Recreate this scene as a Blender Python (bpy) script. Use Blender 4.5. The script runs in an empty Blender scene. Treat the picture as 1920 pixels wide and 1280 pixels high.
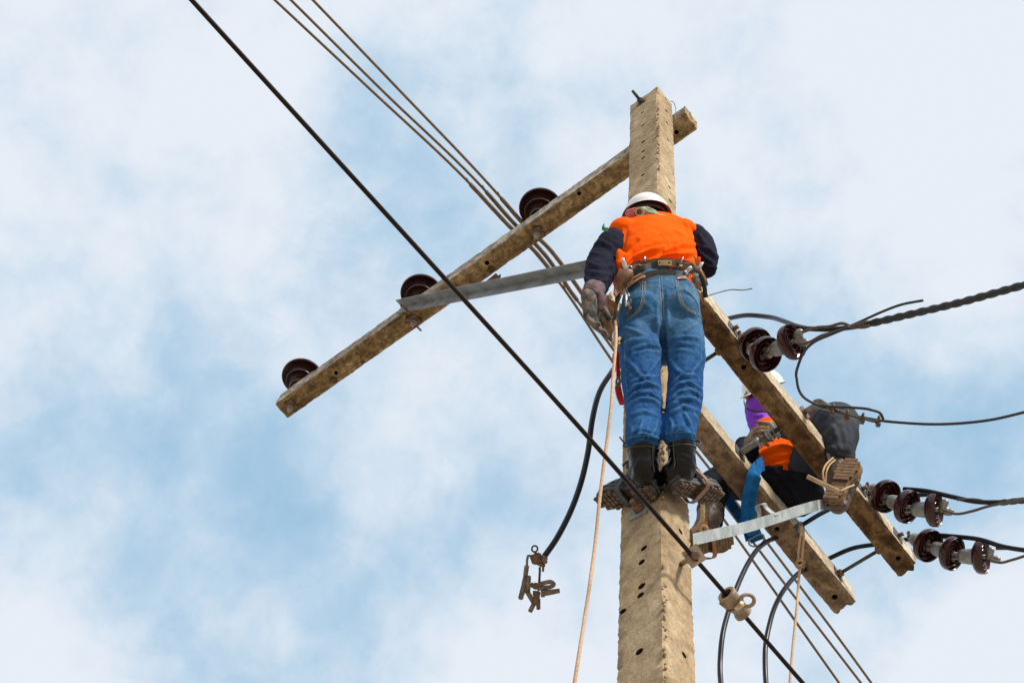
import bpy, bmesh, math, random
import numpy as np
from mathutils import Vector, Matrix, noise
from mathutils.bvhtree import BVHTree

random.seed(7); np.random.seed(7)
S = bpy.context.scene
COL = S.collection

# ------------------------------------------------------------------ camera
# the pole stands 3 m (horizontally) from a photographer who looks up steeply with a 64 mm lens
F = 3400.0
CAM = np.array([0.0, 0.0, 1.6])
ROT = np.array([[0.7829249450533327, 0.5381798434658429, 0.3120752897944931],
                [0.618324263029992, -0.7284650101796384, -0.2949810751427905],
                [0.06858306031122596, 0.4239117656199934, -0.9031030831567826]])
cd = bpy.data.cameras.new('camera'); cam = bpy.data.objects.new('camera', cd); COL.objects.link(cam)
mw = Matrix([list(r) + [0] for r in ROT] + [[0, 0, 0, 1]]); mw.translation = Vector(CAM); cam.matrix_world = mw
cd.sensor_width = 36; cd.lens = F / 1920 * 36; cd.clip_start = 0.05; cd.clip_end = 4000
S.camera = cam

def ray(x, y):
    d = ROT @ np.array([x - 960.0, 640.0 - y, -F]); return d / np.linalg.norm(d)
def U(x, y, d):                       # point seen at photo position (x, y), d metres along the viewing axis
    return Vector(CAM + ROT @ (np.array([x - 960.0, 640.0 - y, -F]) * d / F))
def PL(x, y, ax, v):                  # point on the plane axis = v
    r = ray(x, y); return Vector(CAM + r * (v - CAM[ax]) / r[ax])
def dep(p): return -float((ROT.T @ (np.array(p) - CAM))[2])
def proj(V):
    q = (np.asarray(V) - CAM) @ ROT
    return np.stack([960 + F * q[:, 0] / -q[:, 2], 640 - F * q[:, 1] / -q[:, 2]], 1), -q[:, 2]
VIEW = Vector(ROT @ np.array([0, 0, -1.0])); CR = Vector(ROT[:, 0]); CU = Vector(ROT[:, 1])

# ------------------------------------------------------------------ light
SUN_DIR = Vector((0.79, -0.16, 0.60)).normalized()          # towards the sun
sl = bpy.data.lights.new('sun', 'SUN'); sun = bpy.data.objects.new('sun', sl); COL.objects.link(sun)
sl.energy = 4.8; sl.angle = math.radians(10); sl.color = (1, 0.93, 0.82)
sun.rotation_euler = SUN_DIR.to_track_quat('Z', 'Y').to_euler(); sun.location = (3, -3, 20)
S.view_settings.view_transform = 'Standard'; S.view_settings.look = 'None'
S.view_settings.exposure = 0.0; S.view_settings.gamma = 1.0

W = bpy.data.worlds.new('World'); S.world = W; W.use_nodes = True
def build_world():
    nt = W.node_tree; n = nt.nodes; L = nt.links; n.clear()
    def nd(t, **k):
        o = n.new(t)
        for a, b in k.items(): setattr(o, a, b)
        return o
    out = nd('ShaderNodeOutputWorld'); bg = nd('ShaderNodeBackground'); bg.inputs[1].default_value = 0.1
    L.new(bg.outputs[0], out.inputs[0])
    sky = nd('ShaderNodeTexSky', sky_type='NISHITA', sun_disc=False)
    sky.sun_elevation = math.asin(SUN_DIR.z); sky.sun_rotation = math.atan2(SUN_DIR.x, SUN_DIR.y)
    sky.air_density = 1.0; sky.dust_density = 1.2; sky.ozone_density = 1.6
    tc = nd('ShaderNodeTexCoord')
    def math_(op, a, b=None, c=None, clamp=False):
        m = nd('ShaderNodeMath', operation=op, use_clamp=clamp)
        for i, v in enumerate((a, b, c)):
            if v is None: continue
            if isinstance(v, (int, float)): m.inputs[i].default_value = v
            else: L.new(v, m.inputs[i])
        return m.outputs[0]
    def noise_(scale, detail, rough, off, dist=0.0):
        mp = nd('ShaderNodeMapping'); mp.inputs['Location'].default_value = off
        L.new(tc.outputs['Generated'], mp.inputs[0])
        t = nd('ShaderNodeTexNoise'); t.inputs['Scale'].default_value = scale
        t.inputs['Detail'].default_value = detail; t.inputs['Roughness'].default_value = rough
        t.inputs['Distortion'].default_value = dist
        L.new(mp.outputs[0], t.inputs[0]); return t.outputs[0]
    a = noise_(5.5, 6, 0.55, (3.1, 1.7, 0.4), 0.2)
    b = noise_(17, 5, 0.55, (0.3, 5.1, 2.2), 0.3)
    cov = math_('MULTIPLY_ADD', a, 2.1, -0.38)
    cov = math_('MULTIPLY_ADD', b, 1.0, cov)
    cov = math_('SUBTRACT', cov, 0.12)
    e3 = noise_(46, 4, 0.6, (2.3, 0.1, 4.2), 0.5)
    cov = math_('MULTIPLY_ADD', e3, 0.42, cov)
    cov = math_('SUBTRACT', cov, 0.33)
    # broad gaps and banks of the cloud deck: direction, angular radius, amount
    for (x, y, r, amt) in SKY_LOBES:
        c = ray(x, y)
        vm = nd('ShaderNodeVectorMath', operation='DISTANCE'); vm.inputs[1].default_value = c
        L.new(tc.outputs['Generated'], vm.inputs[0])
        q = math_('DIVIDE', vm.outputs['Value'], r / F)
        q = math_('MULTIPLY', q, q); q = math_('MULTIPLY', q, -1.0); q = math_('EXPONENT', q)
        cov = math_('MULTIPLY_ADD', q, amt, cov)
    mr = nd('ShaderNodeMapRange', interpolation_type='SMOOTHSTEP'); L.new(cov, mr.inputs[0])
    mr.inputs[1].default_value = 0.0; mr.inputs[2].default_value = 1.25
    mr.inputs[3].default_value = 0.16; mr.inputs[4].default_value = 1.0
    # thin cloud lightens the blue, thick cloud is pale grey-white
    ramp = nd('ShaderNodeValToRGB'); L.new(mr.outputs[0], ramp.inputs[0])
    e = ramp.color_ramp.elements; e[0].position = 0; e[0].color = SKY_C0; e[1].position = 1; e[1].color = SKY_C2
    m = ramp.color_ramp.elements.new(0.55); m.color = SKY_C1
    sc = nd('ShaderNodeMix', data_type='RGBA', blend_type='MIX')
    L.new(mr.outputs[0], sc.inputs[0]); L.new(sky.outputs[0], sc.inputs[6])
    mul = nd('ShaderNodeMix', data_type='RGBA', blend_type='MULTIPLY'); mul.inputs[0].default_value = 1
    mul.clamp_result = False
    L.new(ramp.outputs[0], mul.inputs[6]); mul.inputs[7].default_value = (10, 10, 10, 1)
    L.new(mul.outputs[2], sc.inputs[7])
    f2 = math_('MULTIPLY_ADD', mr.outputs[0], 0.15, 0.85)
    L.new(f2, sc.inputs[0])
    L.new(sc.outputs[2], bg.inputs[0])
SKY_C0 = (0.30, 0.56, 0.80, 1); SKY_C1 = (0.54, 0.71, 0.87, 1); SKY_C2 = (0.80, 0.855, 0.93, 1)
SKY_LOBES = [(330, 930, 330, -0.75), (640, 1010, 190, -0.35), (300, 330, 150, -0.3), (690, 360, 260, -0.45), (1000, 190, 120, -0.3),
             (1480, 260, 200, -0.25), (1750, 880, 260, -0.75), (1850, 330, 160, -0.2), (1000, 1000, 170, -0.25), (760, 700, 150, -0.2),
             (1500, 1180, 240, -0.2), (1850, 40, 300, 0.9), (1350, 60, 260, 0.35), (120, 560, 230, 0.35), (560, 560, 180, 0.35),
             (1700, 600, 250, 0.45), (110, 1200, 150, 0.2), (700, 900, 130, 0.3), (900, 760, 150, 0.25), (480, 200, 150, 0.2),
             (100, 100, 140, -0.2), (1900, 1200, 200, 0.4), (930, 1200, 170, 0.35), (1560, 100, 200, 0.3)]
build_world()

# ------------------------------------------------------------------ materials
def mat(name, build):
    m = bpy.data.materials.new(name); m.use_nodes = True
    nt = m.node_tree; b = nt.nodes['Principled BSDF']
    build(nt, b); return m
class N:
    def __init__(s, nt):
        s.nt = nt; s.tc = nt.nodes.new('ShaderNodeTexCoord')
    def lk(s, a, b): s.nt.links.new(a, b)
    def noise(s, scale, detail=4, rough=0.55, stretch=None, dist=0.0, out=0, loc=None):
        mp = s.nt.nodes.new('ShaderNodeMapping'); s.lk(s.tc.outputs['Object'], mp.inputs[0])
        if stretch: mp.inputs['Scale'].default_value = stretch
        if loc: mp.inputs['Location'].default_value = loc
        t = s.nt.nodes.new('ShaderNodeTexNoise'); t.inputs['Scale'].default_value = scale
        t.inputs['Detail'].default_value = detail; t.inputs['Roughness'].default_value = rough
        t.inputs['Distortion'].default_value = dist
        s.lk(mp.outputs[0], t.inputs[0]); return t.outputs[out]
    def ramp(s, v, stops):
        r = s.nt.nodes.new('ShaderNodeValToRGB'); s.lk(v, r.inputs[0])
        els = r.color_ramp.elements
        while len(els) < len(stops): els.new(0.5)
        for e, (p, c) in zip(els, stops):
            e.position = p; e.color = (c if len(c) == 4 else tuple(c) + (1,)) if isinstance(c, tuple) else (c, c, c, 1)
        return r.outputs[0]
    def mix(s, f, a, b, mode='MIX'):
        m = s.nt.nodes.new('ShaderNodeMix'); m.data_type = 'RGBA'; m.blend_type = mode
        for i, v in ((0, f), (6, a), (7, b)):
            if isinstance(v, (int, float)): m.inputs[i].default_value = v
            elif isinstance(v, tuple): m.inputs[i].default_value = tuple(v) + (1,) if len(v) == 3 else v
            else: s.lk(v, m.inputs[i])
        return m.outputs[2]
    def math(s, op, a, b=0.0):
        m = s.nt.nodes.new('ShaderNodeMath'); m.operation = op
        for i, v in ((0, a), (1, b)):
            if isinstance(v, (int, float)): m.inputs[i].default_value = v
            else: s.lk(v, m.inputs[i])
        return m.outputs[0]
    def bump(s, b, h, strength=0.5, dist=0.01, prev=None):
        n = s.nt.nodes.new('ShaderNodeBump'); n.inputs['Strength'].default_value = strength
        n.inputs['Distance'].default_value = dist; s.lk(h, n.inputs['Height'])
        if prev is not None: s.lk(prev, n.inputs['Normal'])
        s.lk(n.outputs[0], b.inputs['Normal']); return n.outputs[0]
    def voro(s, scale, feature='F1', out=0, stretch=None):
        mp = s.nt.nodes.new('ShaderNodeMapping'); s.lk(s.tc.outputs['Object'], mp.inputs[0])
        if stretch: mp.inputs['Scale'].default_value = stretch
        t = s.nt.nodes.new('ShaderNodeTexVoronoi'); t.feature = feature; t.inputs['Scale'].default_value = scale
        s.lk(mp.outputs[0], t.inputs[0]); return t.outputs[out]
    def wave(s, scale, direction='X', dist=0.0):
        t = s.nt.nodes.new('ShaderNodeTexWave'); t.bands_direction = direction
        t.inputs['Scale'].default_value = scale; t.inputs['Distortion'].default_value = dist
        s.lk(s.tc.outputs['Object'], t.inputs[0]); return t.outputs[1]

def concrete(name, pale, mid, dark, stain, stain_amt=0.5, streak=(1, 1, 1), grime_amt=0.6, spots=()):
    def f(nt, b):
        n = N(nt)
        base = n.ramp(n.noise(4, 7, 0.7, stretch=streak), [(0.32, dark), (0.5, mid), (0.66, pale)])
        blot = n.ramp(n.noise(11, 7, 0.68, dist=0.7), [(0.44, 0.0), (0.62, 1.0)])
        c = n.mix(n.math('MULTIPLY', blot, stain_amt), base, stain)
        run = n.ramp(n.noise(22, 5, 0.65, stretch=streak, loc=(4, 1, 2)), [(0.36, 0.45), (0.56, 1.0)])
        c = n.mix(grime_amt, c, run, 'MULTIPLY')
        for (sx, sy, sz, r) in spots:
            vm = nt.nodes.new('ShaderNodeVectorMath'); vm.operation = 'DISTANCE'; vm.inputs[1].default_value = (sx, sy, sz)
            n.lk(n.tc.outputs['Object'], vm.inputs[0])
            dd = n.math('ADD', n.math('DIVIDE', vm.outputs['Value'], r), n.math('MULTIPLY', n.noise(26, 4, 0.6), 0.9))
            c = n.mix(n.ramp(dd, [(0.85, 0.8), (1.25, 0.0)]), c, (0.075, 0.035, 0.015))
        fine = n.noise(150, 4, 0.75)
        c = n.mix(0.6, c, n.ramp(fine, [(0.3, 0.35), (0.52, 0.95), (0.8, 1.15)]), 'MULTIPLY')
        grime = n.ramp(n.noise(24, 6, 0.7, dist=0.4, loc=(2, 3, 1)), [(0.42, 0.25), (0.57, 1.0)])
        c = n.mix(grime_amt, c, grime, 'MULTIPLY')
        pits = n.ramp(n.voro(70), [(0.06, 0.0), (0.17, 1.0)])
        sel = n.ramp(n.noise(40, 1, 0.5, loc=(7, 7, 7)), [(0.50, 1.0), (0.56, 0.0)])
        pm = n.math('MAXIMUM', pits, sel)
        c = n.mix(1.0, c, n.mix(pm, (0.18, 0.14, 0.10), (1, 1, 1)), 'MULTIPLY')
        n.lk(c, b.inputs['Base Color']); b.inputs['Roughness'].default_value = 0.92
        b.inputs['Specular IOR Level'].default_value = 0.15
        p = n.bump(b, fine, 0.4, 0.002)
        p = n.bump(b, n.noise(70, 6, 0.7), 0.5, 0.002, p)
        n.bump(b, pm, 0.9, 0.004, p)
    return mat(name, f)
M = {}
M['pole'] = concrete('pole_concrete', (0.60, 0.475, 0.32), (0.46, 0.345, 0.215), (0.32, 0.23, 0.14), (0.32, 0.21, 0.11), 0.42, (1, 1, 0.5), 0.33)
M['arm_top'] = concrete('crossarm_concrete', (0.58, 0.43, 0.245), (0.42, 0.285, 0.145), (0.21, 0.13, 0.065), (0.15, 0.085, 0.04), 0.55, (0.3, 1, 1), 0.7, [(0.42, 0.0, 0.006, 0.085), (-0.49, 0.0, 0.006, 0.10), (-1.44, 0.0, 0.006, 0.10), (0.07, 0.02, 0.006, 0.05), (-1.12, 0.02, 0.006, 0.05), (-0.9, 0.03, 0.006, 0.03)])
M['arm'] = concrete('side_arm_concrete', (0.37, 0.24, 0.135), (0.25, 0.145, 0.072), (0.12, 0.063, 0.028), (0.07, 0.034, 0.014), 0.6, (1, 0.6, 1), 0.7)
M['arm_side'] = concrete('pale_sunlit_side_arm_concrete', (0.74, 0.66, 0.52), (0.62, 0.52, 0.38), (0.42, 0.32, 0.21), (0.30, 0.20, 0.11), 0.35, (1, 0.4, 1), 0.35)  # side faces: less stained concrete, with sunlit brightness put into the colour
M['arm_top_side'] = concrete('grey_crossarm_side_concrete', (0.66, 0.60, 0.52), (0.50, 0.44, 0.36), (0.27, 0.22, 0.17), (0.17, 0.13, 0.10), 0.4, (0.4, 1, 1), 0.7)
M['arm_b'] = concrete('rear_side_arm_concrete', (0.42, 0.31, 0.215), (0.31, 0.21, 0.135), (0.18, 0.11, 0.068), (0.11, 0.06, 0.035), 0.5, (1, 0.5, 1), 0.6)

def metal(name, col, col2, rough=0.5, scale=30, metallic=0.7, bump=0.25):
    def f(nt, b):
        n = N(nt); k = n.noise(scale, 5, 0.65)
        n.lk(n.ramp(k, [(0.35, col2), (0.6, col)]), b.inputs['Base Color'])
        b.inputs['Metallic'].default_value = metallic
        n.lk(n.ramp(n.noise(scale * 2, 3, 0.6), [(0.3, rough * 0.7), (0.7, min(1, rough * 1.3))]), b.inputs['Roughness'])
        n.bump(b, n.noise(scale * 5, 3, 0.6), bump, 0.002)
    return mat(name, f)
M['galv'] = metal('galvanised_steel', (0.33, 0.35, 0.36), (0.19, 0.19, 0.18), 0.5, 40, 0.45)
M['galv_bright'] = metal('bright_galvanised_bar', (0.42, 0.45, 0.45), (0.28, 0.31, 0.31), 0.55, 12, 0.3, 0.0)
M['galv_dull'] = metal('dull_galvanised_angle', (0.24, 0.26, 0.27), (0.13, 0.105, 0.085), 0.6, 9, 0.3, 0.0)
M['rust'] = metal('rusty_steel', (0.22, 0.13, 0.09), (0.10, 0.055, 0.035), 0.75, 60, 0.3)
M['tan_cast'] = metal('tan_cast_metal', (0.36, 0.28, 0.205), (0.21, 0.15, 0.10), 0.65, 45, 0.2)
M['dark_steel'] = metal('dark_steel', (0.10, 0.10, 0.105), (0.05, 0.04, 0.035), 0.5, 50, 0.5)
M['cast_grey'] = metal('grey_brown_cast_metal', (0.22, 0.18, 0.15), (0.12, 0.075, 0.05), 0.5, 70, 0.35)
M['chrome'] = metal('tool_steel', (0.62, 0.62, 0.62), (0.4, 0.4, 0.4), 0.28, 40, 0.85, 0.1)

def simple(name, col, rough=0.6, var=0.25, scale=40, bump=0.2, bd=0.002, coat=0.0, spec=0.5, sheen=0.0, stretch=None):
    def f(nt, b):
        n = N(nt); k = n.noise(scale, 5, 0.6, stretch=stretch)
        lo = tuple(max(0, c * (1 - var)) for c in col); hi = tuple(min(1, c * (1 + var)) for c in col)
        n.lk(n.ramp(k, [(0.3, lo), (0.7, hi)]), b.inputs['Base Color'])
        b.inputs['Roughness'].default_value = rough; b.inputs['Coat Weight'].default_value = coat
        b.inputs['Coat Roughness'].default_value = 0.08; b.inputs['Specular IOR Level'].default_value = spec
        b.inputs['Sheen Weight'].default_value = sheen
        n.bump(b, n.noise(scale * 4, 4, 0.65, stretch=stretch), bump, bd)
    return mat(name, f)
M['porcelain'] = simple('brown_glazed_porcelain', (0.038, 0.006, 0.008), 0.24, 0.3, 12, 0.0, coat=0.05)
M['porcelain_dark'] = simple('dark_brown_glazed_porcelain', (0.030, 0.007, 0.009), 0.25, 0.35, 14, 0.06, coat=0.3)
M['cable'] = simple('black_cable_sheath', (0.011, 0.011, 0.015), 0.36, 0.4, 25, 0.03, coat=0.0, spec=0.3)
M['cable_grey'] = simple('weathered_grey_cable', (0.038, 0.040, 0.046), 0.5, 0.35, 40, 0.2, spec=0.25)
M['messenger'] = simple('brown_black_wire', (0.016, 0.009, 0.007), 0.38, 0.4, 30, 0.05, spec=0.15)
M['alu_wire'] = simple('weathered_brown_conductor', (0.14, 0.095, 0.058), 0.6, 0.35, 60, 0.4, bd=0.003)
M['strand'] = simple('brown_grey_strand', (0.10, 0.075, 0.062), 0.55, 0.35, 80, 0.4)
M['rope'] = simple('beige_rope', (0.55, 0.38, 0.25), 0.9, 0.25, 120, 0.6, bd=0.003)
M['twine'] = simple('tan_twine', (0.50, 0.33, 0.18), 0.9, 0.3, 120, 0.6, bd=0.003)
M['white_shell'] = simple('white_hard_hat_shell', (0.80, 0.80, 0.78), 0.3, 0.05, 20, 0.04, coat=0.3)
M['hat_inside'] = simple('brown_hard_hat_lining', (0.30, 0.13, 0.06), 0.7, 0.3, 50, 0.3)
M['skin'] = simple('skin', (0.30, 0.155, 0.09), 0.5, 0.12, 60, 0.15)
M['hair'] = simple('black_hair', (0.012, 0.010, 0.010), 0.6, 0.3, 150, 0.6)
M['leather_brown'] = simple('brown_belt_leather', (0.18, 0.075, 0.032), 0.5, 0.45, 45, 0.4, bd=0.002)
M['leather_tan'] = simple('tan_tool_leather', (0.32, 0.135, 0.05), 0.55, 0.4, 45, 0.4, bd=0.002)
M['belt_black'] = simple('black_webbing', (0.045, 0.045, 0.05), 0.7, 0.4, 90, 0.5)
M['boot_black'] = simple('black_boot_leather', (0.003, 0.003, 0.004), 0.20, 0.35, 35, 0.35, bd=0.003, coat=0.0, spec=0.28)
M['boot_brown'] = simple('dusty_brown_boot_leather', (0.075, 0.045, 0.032), 0.5, 0.4, 35, 0.35, bd=0.003)
M['welt'] = simple('grey_boot_welt', (0.035, 0.032, 0.030), 0.6, 0.4, 50, 0.3)
M['sole_dark'] = simple('dusty_black_rubber', (0.105, 0.066, 0.045), 0.85, 0.7, 40, 0.5)
M['sole_tan'] = simple('dusty_tan_rubber', (0.19, 0.115, 0.062), 0.9, 0.4, 40, 0.5)
M['groove'] = simple('sole_groove_rubber', (0.035, 0.022, 0.015), 0.9, 0.4, 40, 0.3)
M['groove_tan'] = simple('tan_sole_groove_rubber', (0.085, 0.045, 0.022), 0.9, 0.4, 40, 0.3)
M['bolt_hole'] = simple('shaded_bolt_hole', (0.030, 0.022, 0.016), 0.95, 0.4, 40, 0.3)  # hole walls near black: shade of the recess put into the colour
M['belt_grey'] = simple('worn_grey_webbing', (0.085, 0.085, 0.088), 0.75, 0.4, 90, 0.5)
M['red_web'] = simple('red_webbing', (0.60, 0.02, 0.012), 0.7, 0.25, 60, 0.3)
M['purple'] = simple('purple_cloth', (0.20, 0.035, 0.56), 0.8, 0.18, 14, 0.3, bd=0.004)
M['green_towel'] = simple('pale_green_towel', (0.36, 0.50, 0.36), 0.95, 0.2, 90, 0.6)
M['pink_towel'] = simple('pink_towel_roll', (0.50, 0.10, 0.10), 0.9, 0.3, 70, 0.6)
M['green_bit'] = simple('green_ribbon', (0.01, 0.20, 0.04), 0.6, 0.3, 40, 0.2)
M['wood_stick'] = simple('bare_wood_stick', (0.48, 0.33, 0.20), 0.85, 0.25, 30, 0.5, stretch=(1, 1, 0.1))
M['white_plastic'] = simple('white_plastic', (0.7, 0.7, 0.7), 0.5, 0.1, 30, 0.1)
M['brass'] = metal('brass_plate', (0.62, 0.50, 0.30), (0.48, 0.38, 0.2), 0.35, 60, 0.8)
M['soil'] = simple('dry_soil', (0.36, 0.30, 0.225), 0.95, 0.25, 0.6, 0.5, bd=0.05)
M['thread'] = simple('orange_stitching', (0.33, 0.24, 0.13), 0.9, 0.2, 100, 0.2)

def cloth(name, col, var=0.2, big=6, weave=420, bump=0.35, rough=0.9, sheen=0.0):
    def f(nt, b):
        n = N(nt); k = n.noise(big, 4, 0.55)
        lo = tuple(c * (1 - var) for c in col); hi = tuple(min(1, c * (1 + var)) for c in col)
        c = n.ramp(k, [(0.3, lo), (0.7, hi)])
        fine = n.noise(weave, 2, 0.6)
        c = n.mix(0.25, c, n.ramp(fine, [(0.3, 0.55), (0.7, 1.0)]), 'MULTIPLY')
        n.lk(c, b.inputs['Base Color']); b.inputs['Roughness'].default_value = rough
        b.inputs['Sheen Weight'].default_value = sheen; b.inputs['Specular IOR Level'].default_value = 0.06
        p = n.bump(b, n.noise(38, 4, 0.5, stretch=(1, 1, 0.7)), 0.35, 0.006)
        n.bump(b, fine, bump, 0.001, p)
    return mat(name, f)
M['orange'] = cloth('orange_vest_cloth', (0.98, 0.108, 0.001), 0.05, 4, 300, 0.2, 0.9, 0.0)
M['navy'] = cloth('navy_shirt_cloth', (0.014, 0.015, 0.032), 0.35, 8, 300, 0.3)
M['purple_grey'] = cloth('purple_grey_sleeve_cloth', (0.12, 0.09, 0.15), 0.3, 8)
M['pants_black'] = cloth('black_trouser_cloth', (0.013, 0.013, 0.018), 0.4, 8)
M['pants_slate'] = cloth('slate_trouser_cloth', (0.045, 0.050, 0.062), 0.5, 7)
M['strap_blue'] = cloth('blue_webbing_strap', (0.015, 0.13, 0.38), 0.45, 22, 130, 0.9)

def denim(nt, b):
    n = N(nt)
    sep = nt.nodes.new('ShaderNodeSeparateXYZ'); n.lk(n.tc.outputs['Generated'], sep.inputs[0])
    # faded seat, bluer legs: the wear of the cloth
    fade = n.ramp(sep.outputs[2], [(0.40, 0.0), (0.72, 1.0)])
    patch = n.ramp(n.noise(7, 4, 0.6), [(0.38, 0.0), (0.68, 1.0)])
    streak = n.ramp(n.noise(26, 4, 0.7, stretch=(1, 1, 0.25)), [(0.35, 0.0), (0.7, 1.0)])
    deep = n.mix(patch, (0.006, 0.056, 0.205), (0.012, 0.090, 0.295))
    deep = n.mix(n.math('MULTIPLY', streak, 0.25), deep, (0.10, 0.26, 0.48))
    pale = n.mix(patch, (0.030, 0.12, 0.26), (0.11, 0.22, 0.34))
    c = n.mix(fade, deep, pale)
    geo = nt.nodes.new('ShaderNodeNewGeometry')          # crease crests paler: highlights put into the colour, on top of worn cloth
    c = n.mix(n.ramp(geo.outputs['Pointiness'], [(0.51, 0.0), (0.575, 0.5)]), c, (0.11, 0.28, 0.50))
    fine = n.noise(520, 2, 0.6, stretch=(1, 1, 0.5))
    c = n.mix(0.5, c, n.ramp(fine, [(0.3, 0.40), (0.65, 1.05)]), 'MULTIPLY')
    c = n.mix(0.5, c, n.ramp(n.noise(60, 5, 0.7, stretch=(1, 1, 0.3)), [(0.35, 0.5), (0.62, 1.1)]), 'MULTIPLY')
    n.lk(c, b.inputs['Base Color']); b.inputs['Roughness'].default_value = 0.9
    b.inputs['Specular IOR Level'].default_value = 0.10
    p = n.bump(b, n.noise(34, 5, 0.6, stretch=(0.6, 0.6, 1)), 0.6, 0.008)
    n.bump(b, fine, 0.5, 0.001, p)
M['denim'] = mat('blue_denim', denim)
def glove_m(nt, b):
    n = N(nt)
    k = n.noise(20, 3, 0.5, dist=0.8)
    c = n.ramp(k, [(0.38, (0.03, 0.04, 0.045)), (0.50, (0.09, 0.10, 0.095)), (0.58, (0.20, 0.14, 0.10)), (0.68, (0.16, 0.08, 0.08))])
    c = n.mix(0.5, c, n.ramp(n.noise(90, 4, 0.6), [(0.3, 0.4), (0.7, 1.0)]), 'MULTIPLY')
    n.lk(c, b.inputs['Base Color']); b.inputs['Roughness'].default_value = 0.85
    n.bump(b, n.noise(60, 4, 0.6), 0.5, 0.004)
M['glove'] = mat('worn_work_glove', glove_m)
def glove2(nt, b):
    n = N(nt)
    c = n.ramp(n.noise(30, 4, 0.6), [(0.35, (0.09, 0.055, 0.035)), (0.65, (0.33, 0.21, 0.13))])
    n.lk(c, b.inputs['Base Color']); b.inputs['Roughness'].default_value = 0.9
    n.bump(b, n.noise(70, 4, 0.6), 0.6, 0.005)
M['glove_tan'] = mat('dusty_tan_glove', glove2)
M['cuff'] = simple('pink_glove_cuff', (0.11, 0.070, 0.080), 0.85, 0.4, 50, 0.5)

# ------------------------------------------------------------------ object helpers
def thing(name, label, cat, loc=(0, 0, 0), group=None, kind=None):
    o = bpy.data.objects.new(name, None); COL.objects.link(o); o.location = loc
    o['label'] = label; o['category'] = cat
    if group: o['group'] = group
    if kind: o['kind'] = kind
    o.empty_display_size = 0.1
    return o
def meshdata(name, V, Fc, m, smooth=True):
    me = bpy.data.meshes.new(name); me.from_pydata([tuple(v) for v in V], [], [tuple(f) for f in Fc]); me.validate()
    me.materials.append(M[m] if isinstance(m, str) else m)
    if smooth: me.polygons.foreach_set('use_smooth', [True] * len(me.polygons))
    me.update(); return me
def part(name, geo, m, parent=None, smooth=True, label=None, kind=None, auto=None):
    V, Fc = geo
    if parent is not None:
        off = root_loc(parent)
        V = [(v[0] - off.x, v[1] - off.y, v[2] - off.z) for v in V]
    me = meshdata(name, V, Fc, m, smooth)
    if auto: me.set_sharp_from_angle(angle=math.radians(auto))
    o = bpy.data.objects.new(name, me); COL.objects.link(o)
    if parent is not None: o.parent = parent
    if label: o['label'] = label
    if kind: o['kind'] = kind
    return o
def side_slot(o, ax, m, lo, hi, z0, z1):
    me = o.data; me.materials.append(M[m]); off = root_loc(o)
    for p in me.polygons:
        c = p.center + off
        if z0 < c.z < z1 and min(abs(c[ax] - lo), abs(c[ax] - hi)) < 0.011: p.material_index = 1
def root_loc(p):
    v = Vector((0, 0, 0))
    while p is not None: v = v + Vector(p.location); p = p.parent
    return v
def single(name, geo, m, label, cat, smooth=True, group=None, kind=None, auto=None):   # a thing that is one mesh
    V, Fc = geo; c = Vector(V[0]) if len(V) else Vector()
    V = [(v[0] - c.x, v[1] - c.y, v[2] - c.z) for v in V]
    me = meshdata(name, V, Fc, m, smooth)
    if auto: me.set_sharp_from_angle(angle=math.radians(auto))
    o = bpy.data.objects.new(name, me); COL.objects.link(o); o.location = c
    if kind: o['kind'] = kind
    if label: o['label'] = label
    if cat: o['category'] = cat
    if group: o['group'] = group
    return o
def join(*gs):
    V = []; Fc = []
    for v, f in gs:
        k = len(V); V += [tuple(p) for p in v]; Fc += [tuple(i + k for i in q) for q in f]
    return V, Fc
def spline(P, n=8):
    """smooth curve through P (tangents weighted by spacing, so uneven points do not loop)"""
    P = [Vector(p) for p in P]; m = len(P); d = [max(1e-9, (P[i + 1] - P[i]).length) for i in range(m - 1)]
    T = []
    for i in range(m):
        if i == 0: T.append((P[1] - P[0]) / d[0])
        elif i == m - 1: T.append((P[-1] - P[-2]) / d[-1])
        else: T.append(((P[i] - P[i - 1]) / d[i - 1] * d[i] + (P[i + 1] - P[i]) / d[i] * d[i - 1]) / (d[i - 1] + d[i]))
    out = []
    for i in range(m - 1):
        for k in range(n):
            t = k / n; t2 = t * t; t3 = t2 * t
            out.append(P[i] * (2 * t3 - 3 * t2 + 1) + T[i] * d[i] * (t3 - 2 * t2 + t) + P[i + 1] * (-2 * t3 + 3 * t2) + T[i + 1] * d[i] * (t3 - t2))
    out.append(P[-1]); return out
def frames(P):
    T = []
    for i in range(len(P)):
        t = (P[min(i + 1, len(P) - 1)] - P[max(i - 1, 0)]); T.append(t.normalized())
    u = T[0].orthogonal().normalized(); U_ = []
    for t in T:
        u = (u - t * u.dot(t)).normalized(); U_.append(u)
    return T, U_
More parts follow.
